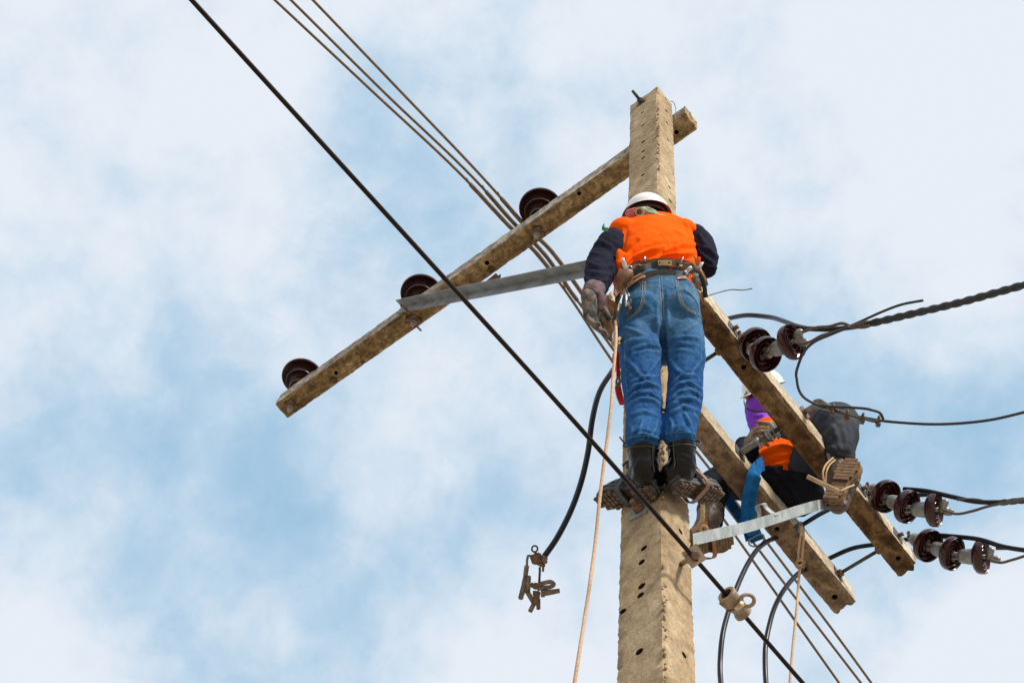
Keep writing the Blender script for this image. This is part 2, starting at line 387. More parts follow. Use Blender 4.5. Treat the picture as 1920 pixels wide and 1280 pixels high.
def tube(P, r, seg=10, strands=0, amp=0.12, pitch=0.05, smooth_n=0):
    P = [Vector(p) for p in P]
    if smooth_n: P = spline(P, smooth_n)
    T, Uv = frames(P); V = []; Fc = []; s = 0.0
    n = len(P)
    for i in range(n):
        if i: s += (P[i] - P[i - 1]).length
        rr = r[min(i, len(r) - 1)] if isinstance(r, (list, tuple)) else (r(i / (n - 1)) if callable(r) else r)
        w = T[i].cross(Uv[i])
        for k in range(seg):
            a = 2 * math.pi * k / seg
            q = rr * (1 + (amp * abs(math.cos(strands * 0.5 * (a - 2 * math.pi * s / pitch))) - amp if strands else 0))
            V.append(P[i] + Uv[i] * math.cos(a) * q + w * math.sin(a) * q)
    for i in range(n - 1):
        for k in range(seg):
            a = i * seg + k; b = i * seg + (k + 1) % seg
            Fc.append((a, b, b + seg, a + seg))
    Fc.append(tuple(range(seg - 1, -1, -1))); Fc.append(tuple(range((n - 1) * seg, n * seg)))
    return V, Fc
def resample(P, step):
    P = [Vector(p) for p in P]; out = [P[0]]; acc = 0
    for a, b in zip(P[:-1], P[1:]):
        L = (b - a).length; 
        if L < 1e-9: continue
        t = step - acc
        while t < L: out.append(a.lerp(b, t / L)); t += step
        acc = L - (t - step)
    out.append(P[-1]); return out
def rope(P, r, pitch=0.03, strands=3, seg=12, amp=0.28, n=10):
    return tube(resample(spline(P, n), pitch / 8), r, seg, strands, amp, pitch)
def lathe(prof, o, axis, seg=32, cap=True):
    o = Vector(o); t = Vector(axis).normalized(); u = t.orthogonal().normalized(); w = t.cross(u)
    V = []; Fc = []
    for (r, h) in prof:
        for k in range(seg):
            a = 2 * math.pi * k / seg; V.append(o + t * h + (u * math.cos(a) + w * math.sin(a)) * r)
    for i in range(len(prof) - 1):
        for k in range(seg):
            a = i * seg + k; b = i * seg + (k + 1) % seg; Fc.append((a, b, b + seg, a + seg))
    if cap:
        Fc.append(tuple(range(seg - 1, -1, -1))); Fc.append(tuple(range((len(prof) - 1) * seg, len(prof) * seg)))
    return V, Fc
def cyl(a, b, r, seg=16, bev=0.0):
    a = Vector(a); b = Vector(b); L = (b - a).length
    bev = min(bev, r * 0.4, L * 0.3)
    pr = [(r, 0), (r, L)] if bev <= 0 else [(r - bev, 0), (r, bev), (r, L - bev), (r - bev, L)]
    return lathe(pr, a, b - a, seg)
def obox(c, ax, ay, az, sx, sy, sz, bev=0.0):
    """box with centre c, axes ax ay az and full sizes; optional bevel"""
    bm = bmesh.new(); bmesh.ops.create_cube(bm, size=1.0)
    for v in bm.verts: v.co = Vector((v.co.x * sx, v.co.y * sy, v.co.z * sz))
    if bev > 0: bmesh.ops.bevel(bm, geom=bm.edges[:], offset=bev, segments=2, affect='EDGES')
    c = Vector(c); ax = Vector(ax).normalized(); ay = Vector(ay).normalized(); az = Vector(az).normalized()
    bm.verts.index_update()
    V = [c + ax * v.co.x + ay * v.co.y + az * v.co.z for v in bm.verts]
    Fc = [tuple(v.index for v in f.verts) for f in bm.faces]; bm.free(); return V, Fc
def torus(c, axis, R, r, seg=24, s2=8, arc=1.0, sx=1.0, up=None):
    c = Vector(c); t = Vector(axis).normalized()
    u = (Vector(up) - t * Vector(up).dot(t)).normalized() if up is not None else t.orthogonal().normalized(); w = t.cross(u)
    P = [c + (u * math.cos(2 * math.pi * arc * k / seg) * sx + w * math.sin(2 * math.pi * arc * k / seg)) * R for k in range(seg + 1)]
    if arc < 1: return tube(P, r, s2)
    V = []; Fc = []
    for k in range(seg):
        a = 2 * math.pi * k / seg; d = (u * math.cos(a) * sx + w * math.sin(a)); q = c + d * R; d = d.normalized()
        for j in range(s2):
            b = 2 * math.pi * j / s2; V.append(q + (d * math.cos(b) + t * math.sin(b)) * r)
    for k in range(seg):
        for j in range(s2):
            a = k * s2 + j; b = k * s2 + (j + 1) % s2; c2 = ((k + 1) % seg) * s2 + j; d2 = ((k + 1) % seg) * s2 + (j + 1) % s2
            Fc.append((a, c2, d2, b))
    return V, Fc
def ribbon(P, W_, th, half=None):
    """strip along P; W_ full-width vectors (one or per point); th thickness"""
    P = [Vector(p) for p in P]; n = len(P); V = []; Fc = []
    for i in range(n):
        w = Vector(W_[i]) if isinstance(W_, list) else Vector(W_)
        t = (P[min(i + 1, n - 1)] - P[max(i - 1, 0)]).normalized(); nn = t.cross(w).normalized() * th / 2
        V += [P[i] - w / 2 - nn, P[i] + w / 2 - nn, P[i] + w / 2 + nn, P[i] - w / 2 + nn]
    for i in range(n - 1):
        for k in range(4):
            a = 4 * i + k; b = 4 * i + (k + 1) % 4; Fc.append((a, b, b + 4, a + 4))
    Fc.append((3, 2, 1, 0)); Fc.append((4 * n - 4, 4 * n - 3, 4 * n - 2, 4 * n - 1)); return V, Fc
def hexnut(c, axis, r, h):
    g = lathe([(r * 0.86, 0), (r, h * 0.15), (r, h * 0.85), (r * 0.86, h)], Vector(c), axis, 6); return g
def plate(c, n, up, s, th, hole=0):
    n = Vector(n).normalized(); up = Vector(up); up = (up - n * up.dot(n)).normalized(); sd = n.cross(up)
    return obox(Vector(c) + n * th / 2, sd, up, n, s, s, th, th * 0.3)

def evaluated(o):
    bpy.context.view_layer.update(); dg = bpy.context.evaluated_depsgraph_get()
    me = bpy.data.meshes.new_from_object(o.evaluated_get(dg)); return me
def mesh_np(me):
    n = len(me.vertices); a = np.empty(n * 3); me.vertices.foreach_get('co', a); v = a.reshape(-1, 3)
    b = np.empty(n * 3); me.vertex_normals.foreach_get('vector', b) if hasattr(me, 'vertex_normals') else me.vertices.foreach_get('normal', b)
    return v, b.reshape(-1, 3)
def remesh(geo, voxel, smooth=6, factor=0.5):
    me = bpy.data.meshes.new('t'); me.from_pydata([tuple(v) for v in geo[0]], [], geo[1]); me.validate()
    o = bpy.data.objects.new('t', me); COL.objects.link(o)
    r = o.modifiers.new('r', 'REMESH'); r.mode = 'VOXEL'; r.voxel_size = voxel
    if smooth:
        s = o.modifiers.new('s', 'SMOOTH'); s.factor = factor; s.iterations = smooth
    m2 = evaluated(o); bpy.data.objects.remove(o); bpy.data.meshes.remove(me); return m2
def seg_dist(p, a, b):
    ab = b - a; t = np.clip(((p - a) @ ab) / (ab @ ab + 1e-9), 0, 1); return np.linalg.norm(p - (a + t[:, None] * ab), axis=1), t
def fold(me, ridges, noise_amp=0.0, noise_scale=10, facing=-0.3, asym=True):
    """push creases into a cloth mesh: every ridge = (points as seen, half width, height in metres)"""
    v, nrm = mesh_np(me); q, d = proj(v); h = np.zeros(len(v))
    f = np.clip((-(nrm @ np.array(VIEW)) - facing) / 0.4, 0, 1)
    for pts, w, hh in ridges:
        pts = [np.array(p, float) for p in pts]; best = np.full(len(v), 1e9); bt = np.zeros(len(v)); L = len(pts) - 1
        for i in range(L):
            ds, t = seg_dist(q, pts[i], pts[i + 1]); m = ds < best; best[m] = ds[m]; bt[m] = (i + t[m]) / L
        fade = np.sin(np.pi * np.clip(bt * 0.86 + 0.07, 0, 1)) ** 0.6
        h += hh * fade * (np.exp(-(best / w) ** 2) - 0.45 * np.exp(-((best - 1.9 * w) / (w * 0.8)) ** 2))
    h *= f
    if noise_amp:
        h += np.array([noise.noise(Vector(p) * noise_scale) * noise_amp + (0.25 - abs(noise.noise(Vector((p[0], p[1], p[2] * 1.6)) * noise_scale * 1.6))) * noise_amp * 1.3 + noise.noise(Vector(p) * noise_scale * 4) * noise_amp * 0.25 for p in v])
    v2 = v + nrm * h[:, None]; me.vertices.foreach_set('co', v2.ravel()); me.update()
def loft(rings, thick=0.8, seg=20, px=True, cap_round=True, sub=5):
    """rings: (x, y, depth, seen width px[, thickness ratio]) -> closed tube seen with that width"""
    C = [U(r[0], r[1], r[2]) for r in rings]; Wd = [r[3] * r[2] / F / 2 for r in rings]
    K = [r[4] if len(r) > 4 else thick for r in rings]
    n = len(C); Cs = spline(C, sub); m = len(Cs)
    def interp(A, i):
        t = i / sub; k = min(int(t), n - 2); f = t - k; f = f * f * (3 - 2 * f); return A[k] * (1 - f) + A[k + 1] * f
    V = []; Fc = []
    T = [(Cs[min(i + 1, m - 1)] - Cs[max(i - 1, 0)]).normalized() for i in range(m)]
    rg = [(Cs[i], interp(Wd, i), interp(K, i), T[i]) for i in range(m)]
    if cap_round:
        a = rg[0]; b = rg[-1]; pre = []; post = []
        for s in (0.95, 0.75, 0.4):
            q = math.sqrt(1 - s * s); k = 0.55
            pre.append((a[0] - a[3] * a[1] * a[2] * s * k, a[1] * q, a[2], a[3])); post.insert(0, (b[0] + b[3] * b[1] * b[2] * s * k, b[1] * q, b[2], b[3]))
        rg = pre + rg + post
    for c, w, k, t in rg:
        sd = t.cross(VIEW)
        sd = CR if sd.length < 0.15 else sd.normalized()
        if sd.dot(CR) < 0 and abs(sd.dot(CR)) > 0.3: sd = -sd
        sd = (sd - t * sd.dot(t)).normalized(); nn = t.cross(sd)
        for j in range(seg):
            a = 2 * math.pi * j / seg; V.append(c + sd * math.cos(a) * w + nn * math.sin(a) * w * k)
    for i in range(len(rg) - 1):
        for j in range(seg):
            a = i * seg + j; b = i * seg + (j + 1) % seg; Fc.append((a, b, b + seg, a + seg))
    Fc.append(tuple(range(seg - 1, -1, -1))); Fc.append(tuple(range((len(rg) - 1) * seg, len(rg) * seg)))
    return V, Fc
def ball(c, rx, ry=None, rz=None, ax=None, ay=None, az=None, seg=20, ri=12):
    ry = ry or rx; rz = rz or rx; ax = Vector(ax or CR); ay = Vector(ay or CU); az = Vector(az or VIEW); c = Vector(c)
    V = []; Fc = []
    for i in range(ri + 1):
        th = math.pi * (i + 0.02) / (ri + 0.04)
        for j in range(seg):
            a = 2 * math.pi * j / seg
            V.append(c + ax * rx * math.sin(th) * math.cos(a) + az * rz * math.sin(th) * math.sin(a) + ay * ry * math.cos(th))
    for i in range(ri):
        for j in range(seg):
            a = i * seg + j; b = i * seg + (j + 1) % seg; Fc.append((a, a + seg, b + seg, b))
    Fc.append(tuple(range(seg))); Fc.append(tuple(range(ri * seg + seg - 1, ri * seg - 1, -1)))
    return V, Fc
def mpart(name, me, m, parent, label=None):
    """use an evaluated world-space mesh as a part"""
    off = root_loc(parent); me.transform(Matrix.Translation(-off)); me.materials.clear(); me.materials.append(M[m]); me.name = name
    me.polygons.foreach_set('use_smooth', [True] * len(me.polygons)); me.update()
    o = bpy.data.objects.new(name, me); COL.objects.link(o); o.parent = parent
    if label: o['label'] = label
    return o
def bvh_of(*mes):
    V = []; P = []
    for me in mes:
        k = len(V); v, _ = mesh_np(me); V += [tuple(x) for x in v]; P += [tuple(i + k for i in p.vertices) for p in me.polygons]
    return BVHTree.FromPolygons(V, P)
def hit(bvh, x, y, off=0.0, dflt=6.6):
    d = Vector(ray(x, y)); p, nrm, i, t = bvh.ray_cast(Vector(CAM), d)
    if p is None:
        return U(x, y, dflt - off), -VIEW
    return p - d * off, nrm if nrm.dot(d) < 0 else -nrm
def drape(bvh, pts, off=0.003, step=3.0, dflt=6.6):
    out = []; q = [Vector((p[0], p[1], 0)) for p in pts]; q = resample(spline(q, 8), step); last = dflt
    for p in q:
        a, _ = hit(bvh, p.x, p.y, 0.0, last); last = dep(a); out.append(a)
    for _ in range(2):
        out = [out[0]] + [(out[i - 1] + out[i] * 2 + out[i + 1]) / 4 for i in range(1, len(out) - 1)] + [out[-1]]
    return [p - Vector(ray(*proj([p])[0][0])) * off for p in out]

# ------------------------------------------------------------------ ground
def ground():
    V = []; Fc = []; n = 24; R = 1500
    for i in range(n + 1):
        for j in range(n + 1): V.append(((i / n - .5) * 2 * R, (j / n - .5) * 2 * R, 0.0))
    for i in range(n):
        for j in range(n): a = i * (n + 1) + j; Fc.append((a, a + n + 1, a + n + 2, a + 1))
    me = meshdata('ground', V, Fc, 'soil', False); o = bpy.data.objects.new('ground', me); COL.objects.link(o); o['kind'] = 'structure'
ground()

# ------------------------------------------------------------------ concrete members
def slab(lo, hi, fine, axis, cham=0.012, rough=0.0025, edge=0.004, seed=0, ends=(0, 0), div=8, levels=None, taper=None, corner=None, tilt=None):
    """rectangular concrete member along `axis` with chamfered, chipped edges and rough faces"""
    lo = Vector(lo); hi = Vector(hi); A = axis; B, C = [i for i in range(3) if i != axis]
    L = levels or [lo[A] + (hi[A] - lo[A]) * i / max(2, int((hi[A] - lo[A]) / fine)) for i in range(max(2, int((hi[A] - lo[A]) / fine)) + 1)]
    ring = []
    def side(p, q):
        for k in range(div): ring.append((p[0] + (q[0] - p[0]) * k / div, p[1] + (q[1] - p[1]) * k / div, 0))
    b0, b1, c0, c1 = lo[B], hi[B], lo[C], hi[C]; h = cham
    corners = [((b0 + h, c0), (b1 - h, c0)), ((b1, c0 + h), (b1, c1 - h)), ((b1 - h, c1), (b0 + h, c1)), ((b0, c1 - h), (b0, c0 + h))]
    for k, (p, q) in enumerate(corners):
        side(p, q); ring.append((q[0], q[1], 1))
        nx = corners[(k + 1) % 4][0]
        ring.append(((q[0] + nx[0]) / 2, (q[1] + nx[1]) / 2, 1))
    n = len(ring); V = []; mb, mc = (b0 + b1) / 2, (c0 + c1) / 2
    for li, z in enumerate(L):
        for (b, c, ed) in ring:
            p = [0, 0, 0]; p[A] = z; p[B] = b; p[C] = c; P = Vector(p)
            if taper: P = taper(P)
            q = P * 6 + Vector((seed, seed * 2, 0))
            d = noise.noise(q) * rough * 0.9 + noise.noise(q * 13) * rough * 0.22
            dist = min(abs(abs(b - mb) - (b1 - b0) / 2) + abs(abs(c - mc) - (c1 - c0) / 2), 1)
            near = max(0, 1 - dist / 0.03)
            e = noise.noise(P * 75 + Vector((seed, 0, 0))); chip = max(0, noise.noise(P * 22 + Vector((0, seed, 9))) - 0.25)
            d += near * edge * (e * 0.9) - near * chip * edge * 4
            out = Vector((0, 0, 0)); out[B] = (b - mb) / ((b1 - b0) / 2); out[C] = (c - mc) / ((c1 - c0) / 2)
            if abs(out[B]) > abs(out[C]) + 0.02 and not ed: out[C] = 0
            elif not ed: out[B] = 0
            out.normalize(); P = P + out * d
            for e_i, (le, sg) in enumerate(((0, -1), (len(L) - 1, 1))):
                if li == le and ends[e_i]:
                    P[A] += sg * ends[e_i] * (noise.noise(P * 40 + Vector((seed, 3, 1))) * 1.2 + 0.2)
            if tilt: P = tilt(P, li == len(L) - 1, li == 0)
            V.append(P)
    Fc = []
    flip = axis == 1
    for i in range(len(L) - 1):
        for k in range(n):
            a = i * n + k; b = i * n + (k + 1) % n; Fc.append((a, b, b + n, a + n) if not flip else (a, a + n, b + n, b))
    # end caps as fans with an inner rough ring
    for li, s in ((0, -1), (len(L) - 1, 1)):
        base = li * n; cen = sum((V[base + k] for k in range(n)), Vector()) / n; prev = list(range(base, base + n))
        for rr in (0.8, 0.55, 0.3):
            new = []
            for k in range(n):
                p = cen + (V[base + k] - cen) * rr; p[A] += (noise.noise(p * 55) * 0.006 - 0.0) * (1 if ends[0 if s < 0 else 1] else 0.3)
                new.append(len(V)); V.append(p)
            for k in range(n):
                q = (prev[k], prev[(k + 1) % n], new[(k + 1) % n], new[k]); Fc.append(q if (s > 0) != flip else q[::-1])
            prev = new
        V.append(cen); ci = len(V) - 1
        for k in range(n):
            q = (prev[k], prev[(k + 1) % n], ci); Fc.append(q if (s > 0) != flip else q[::-1])
    return V, Fc
def drill(o, cutters):
    """cut real bolt holes"""
    if not cutters: return
    V, Fc = join(*cutters); me = bpy.data.meshes.new('c'); me.from_pydata([tuple(v) for v in V], [], Fc)
    c = bpy.data.objects.new('c', me); COL.objects.link(c); c.location = o_world(o)
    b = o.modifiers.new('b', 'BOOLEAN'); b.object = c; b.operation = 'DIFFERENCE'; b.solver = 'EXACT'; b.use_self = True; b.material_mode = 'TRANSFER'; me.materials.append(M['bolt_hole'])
    m2 = evaluated(o); o.modifiers.clear(); old = o.data; 
    o.data = m2; m2.name = old.name
    m2.polygons.foreach_set('use_smooth', [True] * len(m2.polygons)); m2.set_sharp_from_angle(angle=math.radians(35))
    bpy.data.objects.remove(c); bpy.data.meshes.remove(old)
def o_world(o): return root_loc(o)
def holes(pts, axis, r, depth):
    g = []
    for p in pts:
        p = Vector(p); a = Vector(axis); g.append(cyl(p - a * 0.03, p + a * depth, r * random.uniform(0.9, 1.12), 10))
    return g

PX1 = -1.746; PY0 = 2.438; PZT = 11.36      # the pole's near vertical edge and its top
def wl(z): return 0.178 + (z - 5.8) / (10.66 - 5.8) * 0.016
def wr(z): return 0.158 - (z - 5.8) / (10.66 - 5.8) * 0.013
def make_pole():
    lev = [0, 1, 2, 3, 4, 5] + [5.2 + i * 0.0125 for i in range(int((PZT - 5.2) / 0.0125) + 1)]
    def tp(P):
        z = max(P.z, 4.5); fx = wl(z) / 0.187; fy = wr(z) / 0.152
        return Vector((PX1 + (P.x - PX1) * fx, PY0 + (P.y - PY0) * fy, P.z))
    def tl(P, top, bot):
        if top: P.z += -0.015 * (PX1 - P.x) / 0.187 * 1.0
        return P
    root = thing('utility_pole', 'tall square concrete utility pole with rows of bolt holes up its faces', 'pole', (PX1 - 0.09, PY0 + 0.075, 0))
    g = slab((PX1 - 0.187, PY0, 0), (PX1, PY0 + 0.152, PZT), 0.0125, 2, 0.011, 0.0024, 0.0085, 3, (0, 0.012), 8, lev, tp, tilt=tl)
    # subtle: coordinates relative to the root
    o = part('shaft', g, 'pole', root, auto=38)
    off = root_loc(root); cut = []
    for (x, y) in [(1204, 211), (1205, 235), (1206, 266), (1206, 284), (1206, 296), (1205, 328), (1203, 1053), (1203, 1098), (1201, 1115), (1199, 1221), (1207, 1027), (1168, 1146)]:
        p = PL(x, y, 1, PY0) - off; cut += holes([p], (0, 1, 0), 0.0125 if y < 400 else 0.0145, 0.05)
    for (x, y) in [(1248.5, 185), (1249.5, 208), (1250.5, 231), (1252.5, 262), (1255, 351), (1256.5, 377), (1276, 996), (1283, 1227)]:
        p = PL(x, y, 0, PX1) - off; cut += holes([p], (-1, 0, 0), 0.0115, 0.05)
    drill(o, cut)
    # exposed aggregate along the near vertical edge
    g = []
    for k in range(420):
        z = random.uniform(5.3, PZT - 0.02)
        if noise.noise(Vector((0, 0, z * 2.2))) < -0.12: continue
        c = Vector((PX1 - random.uniform(0.0, 0.010), PY0 + random.uniform(-0.001, 0.010), z)); c += Vector((0.5, -0.5, 0)) * 0.002
        v = ball(c, random.uniform(0.0025, 0.006), random.uniform(0.003, 0.008), random.uniform(0.0025, 0.006), (1, 0, 0), (0, 0, 1), (0, 1, 0), 6, 4); g.append(v)
    part('edge_aggregate', join(*g), 'pole', root, kind='stuff')
    # step bolt at the top
    p = PL(1203, 192, 1, PY0); q = Vector((0, -1, 0))
    part('washer', plate(p, q, (0, 0, 1), 0.055, 0.005), 'dark_steel', root, False)
    part('nut', hexnut(p + q * 0.005, q, 0.018, 0.02), 'dark_steel', root, False)
    part('bolt', cyl(p + q * 0.02, p + q * 0.085, 0.009, 12, 0.002), 'dark_steel', root)
    # plate washer below the boots
    p = PL(1201, 957, 1, PY0)
    part('washer', plate(p, q, (0.25, 0, 1), 0.075, 0.006), 'galv', root, False, label='pale square washer')
    part('nut', hexnut(p + q * 0.006, q, 0.021, 0.02), 'rust', root, False)
    part('bolt', cyl(p + q * 0.02, p + q * 0.05, 0.010, 12, 0.002), 'rust', root)
    # thin tie wire by the top
    part('tie_wire', tube(spline([U(1257, 190, 9.9), U(1262, 191, 9.9), U(1266, 200, 9.9), U(1267, 212, 9.85), U(1265.5, 226, 9.8)], 6), 0.002, 6), 'dark_steel', root)
    return root
pole = make_pole()

def top_arm():
    root = thing('concrete_crossarm', 'long brown concrete crossarm carrying three pin insulators, bolted behind the pole top', 'crossarm', (-3.18, 2.66, 11.12))
    def tl(P, top, bot):
        if bot and P.z > 11.2: P.x += 0.035
        return P
    g = slab((-4.69, 2.595, 11.126), (-1.68, 2.712, 11.258), 0.013, 0, 0.010, 0.002, 0.0035, 11, (0.003, 0.009), 7, tilt=tl)
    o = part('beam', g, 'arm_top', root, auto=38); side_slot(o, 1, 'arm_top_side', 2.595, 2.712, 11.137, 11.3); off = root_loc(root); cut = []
    for (x, y) in [(1093, 331), (1097, 328.5), (1101, 326), (1067, 356), (1048, 370), (1009, 399), (879, 491), (754, 570), (718, 603), (701, 613), (667, 641), (664, 643.5), (550.5, 726)]:
        r = PL(x, y, 1, 2.595) - off
        cut += holes([r], (0, 1, 0), 0.007, 0.04)
    for (x, y) in [(1086, 363), (630, 699), (913, 493), (1268.5, 248)]:
        cut += holes([PL(x, y, 2, 11.126) - off], (0, 0, 1), 0.013, 0.035)
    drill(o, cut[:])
    pts = [(-4.67 + i * 0.03, 2.684 + noise.noise(Vector((i * 0.3, 0, 5))) * 0.002, 11.1262 + noise.noise(Vector((i * 0.5, 3, 5))) * 0.0012) for i in range(92)]
    part('casting_ridge', tube(pts, 0.0022, 6), 'rust', root)
    return root
arm_a = top_arm()

def side_arm(name_lbl, x0, x1, y0, y1, z0, z1, m, seed, holes_px, ends):
    root = thing('concrete_crossarm', name_lbl, 'crossarm', ((x0 + x1) / 2, (y0 + y1) / 2, z0))
    g = slab((x0, y0, z0), (x1, y1, z1), 0.012, 1, 0.015, 0.0022, 0.004, seed, ends, 7)
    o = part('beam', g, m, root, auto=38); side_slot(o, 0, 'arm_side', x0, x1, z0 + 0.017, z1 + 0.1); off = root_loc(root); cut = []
    for (x, y, r) in holes_px: cut += holes([PL(x, y, 2, z0) - off], (0, 0, 1), r, 0.04)
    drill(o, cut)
    return root
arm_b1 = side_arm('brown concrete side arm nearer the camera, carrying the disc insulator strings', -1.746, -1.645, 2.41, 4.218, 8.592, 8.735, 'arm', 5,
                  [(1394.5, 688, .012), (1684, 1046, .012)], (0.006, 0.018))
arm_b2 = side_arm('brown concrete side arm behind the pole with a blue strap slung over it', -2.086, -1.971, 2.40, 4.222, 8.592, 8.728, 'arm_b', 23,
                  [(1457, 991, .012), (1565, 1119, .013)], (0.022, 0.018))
for (x, y, arm) in ((1684, 1046, arm_b1), (1394.5, 688, arm_b1)):      # worn disc marks round the holes
    p = PL(x, y, 2, 8.592)
    part('washer_mark', torus(p + Vector((0, 0, -0.0008)), (0, 0, 1), 0.042, 0.0018, 32, 6), 'arm', arm)

# through bolts between the two side arms
for k, (y, lab) in enumerate(((2.871, 'dark through bolt joining the side arms beside the standing worker\'s leg'), (4.097, 'dark through bolt joining the side arms near their outer ends'))):
    root = thing('through_bolt', lab, 'bolt', (-1.86, y, 8.66), group='bolts joining the two side arms')
    part('rod', cyl((-1.972, y, 8.66), (-1.745, y, 8.66), 0.0085, 12), 'dark_steel', root)
    part('washer', plate((-1.971, y, 8.66), (1, 0, 0), (0, 0, 1), 0.06, 0.004), 'dark_steel', root, False)
    part('nut', hexnut((-1.967, y, 8.66), (1, 0, 0), 0.018, 0.02), 'rust', root, False)
    part('nut', hexnut((-1.766, y, 8.66), (1, 0, 0), 0.018, 0.02), 'rust', root, False)
def spacer():
    a = PL(1387, 850, 0, -1.971); b = PL(1463, 802, 0, -1.746); b.z = a.z = 8.67; b.y = a.y
    root = thing('through_bolt', 'thick grey through bolt with several nuts in front of the seated worker\'s hands', 'bolt', a, group='bolts joining the two side arms')
    d = (b - a).normalized()
    part('rod', cyl(a, b, 0.0105, 14), 'dark_steel', root)
    part('sleeve', cyl(a + d * 0.005, a + d * 0.088, 0.015, 14, 0.002), 'galv_dull', root)
    part('washer', plate(a, d, (0, 0, 1), 0.07, 0.004), 'dark_steel', root, False)
    for t in (0.088, 0.145, 0.150): part('nut', hexnut(a + d * t, d, 0.021, 0.019), 'galv', root, False)
    part('washer', plate(a + d * 0.185, d, (0, 0.3, 1), 0.075, 0.004), 'galv', root, False)
    q = a + d * 0.10; part('set_screw', cyl(q, q + Vector((0, 0.015, -0.03)), 0.007, 10), 'galv', root)
spacer()

# ------------------------------------------------------------------ braces
def angle_bar(a, b, up, back, leg, th):
    a = Vector(a); b = Vector(b); t = (b - a).normalized(); up = Vector(up); up = (up - t * up.dot(t)).normalized()
    back = Vector(back); back = (back - t * back.dot(t) - up * back.dot(up)).normalized()
    pr = [(0, 0), (leg, 0), (leg, th), (th, th), (th, leg), (0, leg)]     # (back, up)
    n = 24; V = []; Fc = []
    for i in range(n + 1):
        p = a.lerp(b, i / n)
        for (x, y) in pr: V.append(p + back * x + up * y)
    for i in range(n):
        for k in range(6): q = i * 6 + k; r = i * 6 + (k + 1) % 6; Fc.append((q, r, r + 6, q + 6))
    Fc.append(tuple(range(5, -1, -1))); Fc.append(tuple(range(n * 6, n * 6 + 6))); return V, Fc
a = PL(755, 575, 1, 2.585); b = PL(1190, 489, 1, 2.50)
root = thing('crossarm_brace', 'long grey galvanised angle brace from the top crossarm to the pole', 'brace', a)
part('angle_bar', angle_bar(a, b, (0, 0, -1), (0, -1, 0), 0.058, 0.005), 'galv_dull', root, False)
p = PL(757, 575, 1, 2.53)
part('bolt', cyl(p + Vector((0, -0.02, 0)), p + Vector((0, 0.04, 0)), 0.008, 10), 'rust', root)
part('nut', hexnut(p + Vector((0, -0.008, 0)), (0, -1, 0), 0.015, 0.012), 'rust', root, False)
# the far brace: only its ear and a bolt tip show behind the crossarm
a2 = PL(905, 530, 1, 2.75); b2 = PL(935, 520, 1, 2.75)
single('brace_ear', join(obox(PL(926, 526, 1, 2.74), (1, 0, 0), (0, 1, 0), (0, 0, 1), 0.10, 0.006, 0.05, 0.002), obox(PL(920, 530, 1, 2.76), (1, 0, .25), (0, 1, 0), (-.25, 0, 1), 0.12, 0.05, 0.006, 0.002)), 'rust', 'small rusty brace ear showing behind the top crossarm', 'bracket', smooth=False)
p = PL(776, 608, 1, 2.70)
single('bolt_end', cyl(PL(778, 608, 1, 2.70), PL(789, 619, 1, 2.78), 0.007, 10), 'rust', 'short rusty bolt end sticking out behind the middle of the top crossarm', 'bolt')

def lower_brace():
    top = [(1299, 1000), (1340, 991), (1400, 977), (1450, 962), (1500, 946), (1545, 936), (1574, 940)]
    # the bar runs from the pole's right face up to the underside of the nearer side arm
    a = PL(1299, 1011, 0, -1.735); b = PL(1572, 944, 2, 8.585)
    n = len(top); root = thing('side_arm_brace', 'pale galvanised flat brace from the pole to the side arm, under the seated worker', 'brace', a)
    x0, x1 = top[0][0], top[-1][0]; P = []
    da, db = dep(a), dep(b)
    for (x, y) in top:
        t = (x - x0) / (x1 - x0); d = 1 / ((1 - t) / da + t / db); P.append((x, y, d))
    up = []; lo = []
    for i, (x, y, d) in enumerate(P):
        w = [22, 21.5, 21, 20.5, 20, 18, 9][i]
        up.append(U(x, y, d)); lo.append(U(x + 1.5, y + w, d - 0.02))
    up = spline(up, 5); lo = spline(lo, 5); V = []; Fc = []
    for p, q in zip(up, lo):
        nn = VIEW * 0.006; V += [p, q, q + nn, p + nn]
    m = len(up)
    for i in range(m - 1):
        for k in range(4): s = 4 * i + k; r = 4 * i + (k + 1) % 4; Fc.append((s, r, r + 4, s + 4))
    Fc.append((3, 2, 1, 0)); Fc.append((4 * m - 4, 4 * m - 3, 4 * m - 2, 4 * m - 1))
    part('flat_bar', (V, Fc), 'galv_bright', root, auto=40)
    # bent hook plate resting on the bar
    d = P[3][2]
    pts = [(1423, 974), (1424, 962), (1420, 948), (1431, 944), (1437, 952), (1446, 960), (1457, 965)]
    Q = [U(x, y, d + 0.03 * (i > 3)) for i, (x, y) in enumerate(pts)]
    part('hook_plate', ribbon(spline(Q, 4), VIEW * 0.05 + CR * 0.02, 0.004), 'galv_bright', root, auto=40)
lower_brace()

